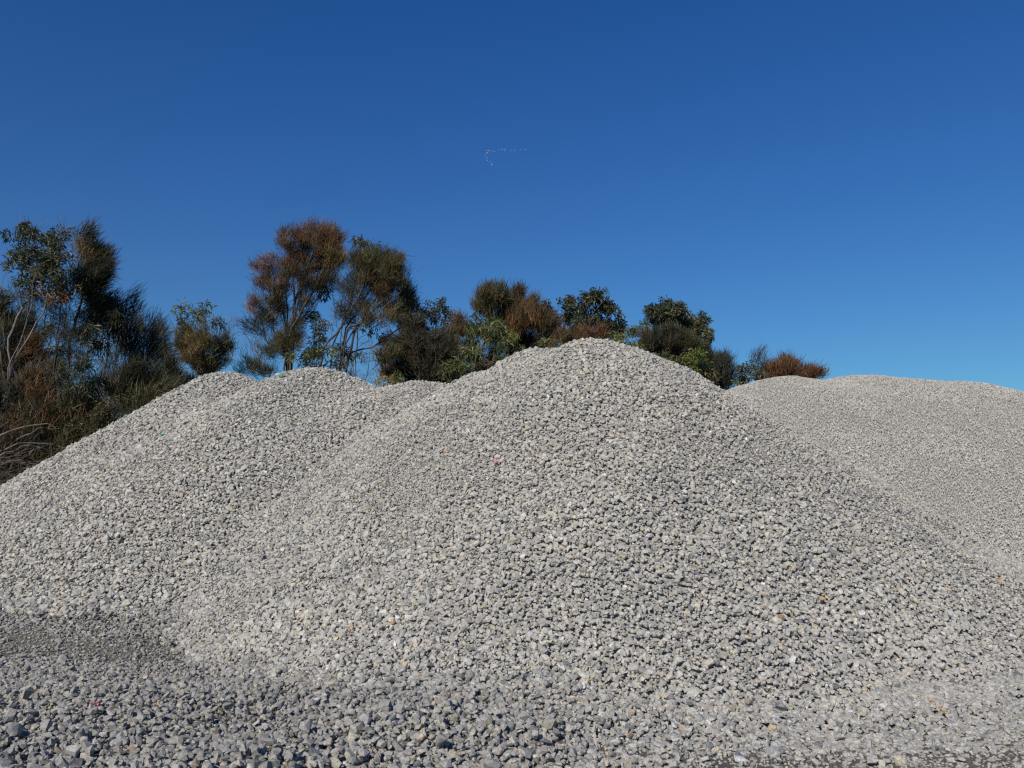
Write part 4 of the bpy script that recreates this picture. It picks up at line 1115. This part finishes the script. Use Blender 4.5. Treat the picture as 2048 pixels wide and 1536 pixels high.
         trunks=[[(62, 980), (64, 800), (70, 680), (74, 590)], [(62, 900), (48, 760), (40, 660), (24, 580)], [(64, 860), (84, 740), (98, 630)]]),
    dict(name="she_oak_tree", label="thin feathery tree filling the gap between the wind swept tree and the plumed tree", Y=31.5, bark=M_BARK_DARK,
         style='needle', L=0.45, w=0.013, leaf_n=12, wind=(0.3, 0, 0.15), base_r=0.07,
         lobes=[(160, 700, 30, 34, 'bluish', .6), (180, 650, 26, 26, 'bluish', .6), (205, 730, 34, 30, 'brown', .7), (230, 700, 22, 34, 'bluish', .6), (215, 770, 50, 26, 'dark', 1.0)],
         trunks=[[(150, 980), (158, 820), (172, 720), (182, 650)], [(200, 980), (205, 830), (222, 740), (236, 680)]]),
]
tot = 0
for i, t in enumerate(TREES):
    t = dict(t)
    cat = {"she_oak_tree": "tree", "acacia_tree": "tree", "eucalyptus_tree": "tree", "bare_tree": "tree",
           "leafy_shrub": "shrub", "she_oak_shrub": "shrub", "flowering_shrub": "shrub"}[t["name"]]
    e, nf = tree(cat=cat, seed=500 + i * 7, group=None, **t)
    tot += nf
print("foliage faces", tot)


# ------------------------------------------------------------------ heap of dead branches, far left
def brush_pile():
    r = np.random.default_rng(77)
    root = np.array([-13.2, 22.6, 0.0]); root[2] = float(ground_z(root[0], root[1]))
    e = empty("branch_heap", root)
    tag(e, "tangled heap of dead grey brown branches beside the slope at the far left", "brush heap")

    def branch(p0, d, Ln, r0, seg=7, sag=0.12):
        A, B, ra, rb = [], [], [], []
        p = p0.copy(); d = d / np.linalg.norm(d)
        for k in range(seg):
            d = d + r.normal(0, 0.13, 3) + np.array([0, 0, -sag / seg]); d /= np.linalg.norm(d)
            q = p + d * Ln / seg
            A.append(p); B.append(q); ra.append(r0 * (1 - 0.85 * k / seg)); rb.append(r0 * (1 - 0.85 * (k + 1) / seg))
            if r.random() < 0.55 and r0 > 0.008:
                dd = d + r.normal(0, 0.55, 3); dd /= np.linalg.norm(dd)
                pp = q
                for j in range(3):
                    dd = dd + r.normal(0, 0.15, 3); dd /= np.linalg.norm(dd)
                    qq = pp + dd * Ln * 0.09
                    A.append(pp); B.append(qq); ra.append(r0 * 0.35 * (1 - j * 0.25)); rb.append(r0 * 0.35 * (1 - (j + 1) * 0.25)); pp = qq
            p = q
        return A, B, ra, rb
    A, B, ra, rb = [], [], [], []
    for i in range(900):
        x = root[0] + r.uniform(-5.0, 3.6); y = root[1] + r.uniform(-2.6, 1.6)
        top = 2.6 * math.exp(-((x + 14.5) / 4.6) ** 2) * (1 - 0.25 * abs(y - root[1]))
        z = float(ground_z(x, y)) + r.uniform(0.0, 1.0) ** 0.7 * max(top, 0.3)
        a = r.normal(0.12, 0.38) + (math.pi if r.random() < 0.5 else 0)
        d = np.array([math.cos(a), 0.5 * r.normal(), 0.22 * r.normal() + 0.12])
        Ln = r.uniform(0.9, 3.0)
        R_ = branch(np.array([x, y, z]), d, Ln, r.uniform(0.006, 0.022))
        A += R_[0]; B += R_[1]; ra += R_[2]; rb += R_[3]
    V, F = tubes(A, B, ra, rb, 4)
    o = mesh_np("branches", V, F, M_BARK_MID, None, smooth=True, parent=e, loc=root)
    o["kind"] = "stuff"
    # the thicker pale boughs that show on top
    for (x0, y0), (x1, y1), rr in [((-15, 884), (110, 850), .028), ((-10, 905), (145, 898), .022), ((-8, 913), (108, 902), .022),
                                   ((-10, 935), (70, 936), .03), ((40, 880), (118, 862), .022), ((-10, 870), (28, 850), .02), ((60, 906), (106, 912), .022)]:
        p = at(x0, y0, 20.9 + r.uniform(-.2, .5)); q = at(x1, y1, 21.6 + r.uniform(-.2, .5))
        n = 7
        pts = [p + (q - p) * t / n + (np.array([0, 0, 1.0]) * 0.18 * math.sin(math.pi * t / n) + r.normal(0, 0.03, 3)) for t in range(n + 1)]
        V, F = tubes(pts[:-1], pts[1:], [rr * (1 - .6 * t / n) for t in range(n)], [rr * (1 - .6 * (t + 1) / n) for t in range(n)], 7)
        mesh_np("bough", V, F, M_DEAD, None, smooth=True, parent=e, loc=root)


brush_pile()


# ------------------------------------------------------------------ undergrowth behind everything
def undergrowth():
    r = np.random.default_rng(5)
    n = 19000
    x = r.uniform(-22, 16, n); y = r.uniform(23.2, 33, n)
    z = ground_z(x, y)
    P = np.stack([x, y, z + r.uniform(0.05, 1.0, n) * np.where(x < -7, 3.3, 2.1) * (0.6 + 0.4 * vnoise(x, y, 1.5, 3))], 1)
    D = np.tile(np.array([0, 0, 1.0]), (n, 1))
    pal = np.array(PAL['dark'] + PAL['olive'] + PAL['brown'])
    V, F, C = leaves_needle(P, D, 16, 0.5, 0.022, 0.3, (0.05, 0, 0.2), 0.6, pal[r.integers(0, len(pal), n)], r)
    o = mesh_np("undergrowth", V, F, M_NEEDLE, C)
    tag(o, "dark tangle of low scrub under the trees behind the heaps", "undergrowth", kind="stuff")


undergrowth()


# ------------------------------------------------------------------ birds
def bird_mesh():
    bm = bmesh.new()
    prof = [(-0.34, 0.012, 0.0), (-0.26, 0.045, 0.0), (-0.12, 0.085, 0.0), (0.02, 0.095, 0.0), (0.14, 0.07, 0.005), (0.22, 0.035, 0.015),
            (0.33, 0.024, 0.02), (0.42, 0.026, 0.022), (0.455, 0.034, 0.022), (0.49, 0.026, 0.018), (0.52, 0.010, 0.010), (0.64, 0.004, -0.03)]
    rings = []
    for (x, rr, dz) in prof:
        rings.append([bm.verts.new((x, math.cos(a) * rr, math.sin(a) * rr * 0.9 + dz)) for a in [k * math.pi / 4 for k in range(8)]])
    for a, b in zip(rings[:-1], rings[1:]):
        for k in range(8):
            bm.faces.new((a[k], a[(k + 1) % 8], b[(k + 1) % 8], b[k]))
    bm.faces.new(rings[0][::-1]); bm.faces.new(rings[-1])
    for s in (-1, 1):
        st = [(0.05, 0.13, -0.13, 0.03, 0.02), (0.28, 0.17, -0.09, 0.12, 0.018), (0.46, 0.13, -0.08, 0.14, 0.012), (0.66, 0.02, -0.10, 0.10, 0.004)]
        pr = None
        for (y, xl, xt, z, th) in st:
            q = [bm.verts.new((xl, s * y, z)), bm.verts.new(((xl + xt) / 2, s * y, z + th)), bm.verts.new((xt, s * y, z - 0.01)), bm.verts.new(((xl + xt) / 2, s * y, z - th))]
            if pr:
                for k in range(4):
                    bm.faces.new((pr[k], pr[(k + 1) % 4], q[(k + 1) % 4], q[k]))
            pr = q
        bm.faces.new(pr)
    bmesh.ops.recalc_face_normals(bm, faces=bm.faces)
    me = bpy.data.meshes.new("bird"); bm.to_mesh(me); bm.free()
    me.materials.append(plain_material("white_plumage", (0.8, 0.79, 0.77), 0.6))
    return me


def birds():
    me = bird_mesh()
    k = 2048 / 140.0
    up = [(1628, 428), (1487, 424), (1303, 448), (1195, 448), (1032, 406), (1010, 455), (938, 422), (852, 418), (736, 470), (668, 480), (560, 462), (497, 456)]
    low = [(516, 520), (478, 540), (438, 610), (492, 664), (503, 745), (585, 784), (655, 850), (632, 875)]
    ords = ["first", "second", "third", "fourth", "fifth", "sixth", "seventh", "eighth", "ninth", "tenth", "eleventh", "twelfth"]
    r = random.Random(4)
    for grp, pts in (("u", up), ("l", low)):
        for i, (zx, zy) in enumerate(pts):
            o = bpy.data.objects.new("bird", me); COL.objects.link(o)
            Y = 235 + r.uniform(-8, 8)
            o.location = at(940 + zx / k, 270 + zy / k, Y)
            o.rotation_euler = (R(r.uniform(-40, -10)), R(r.uniform(-10, 10)), R(r.uniform(-25, 15)))
            s = r.uniform(0.38, 0.56); o.scale = (s, s, s)
            if grp == "u":
                lab = "white bird flying, %s from the right end of the straight upper line of the flock" % ords[i]
            else:
                lab = "white bird flying, %s from the top of the hooked lower tail of the flock" % ords[i]
            tag(o, lab, "bird", "birds flying in a hooked line")


birds()
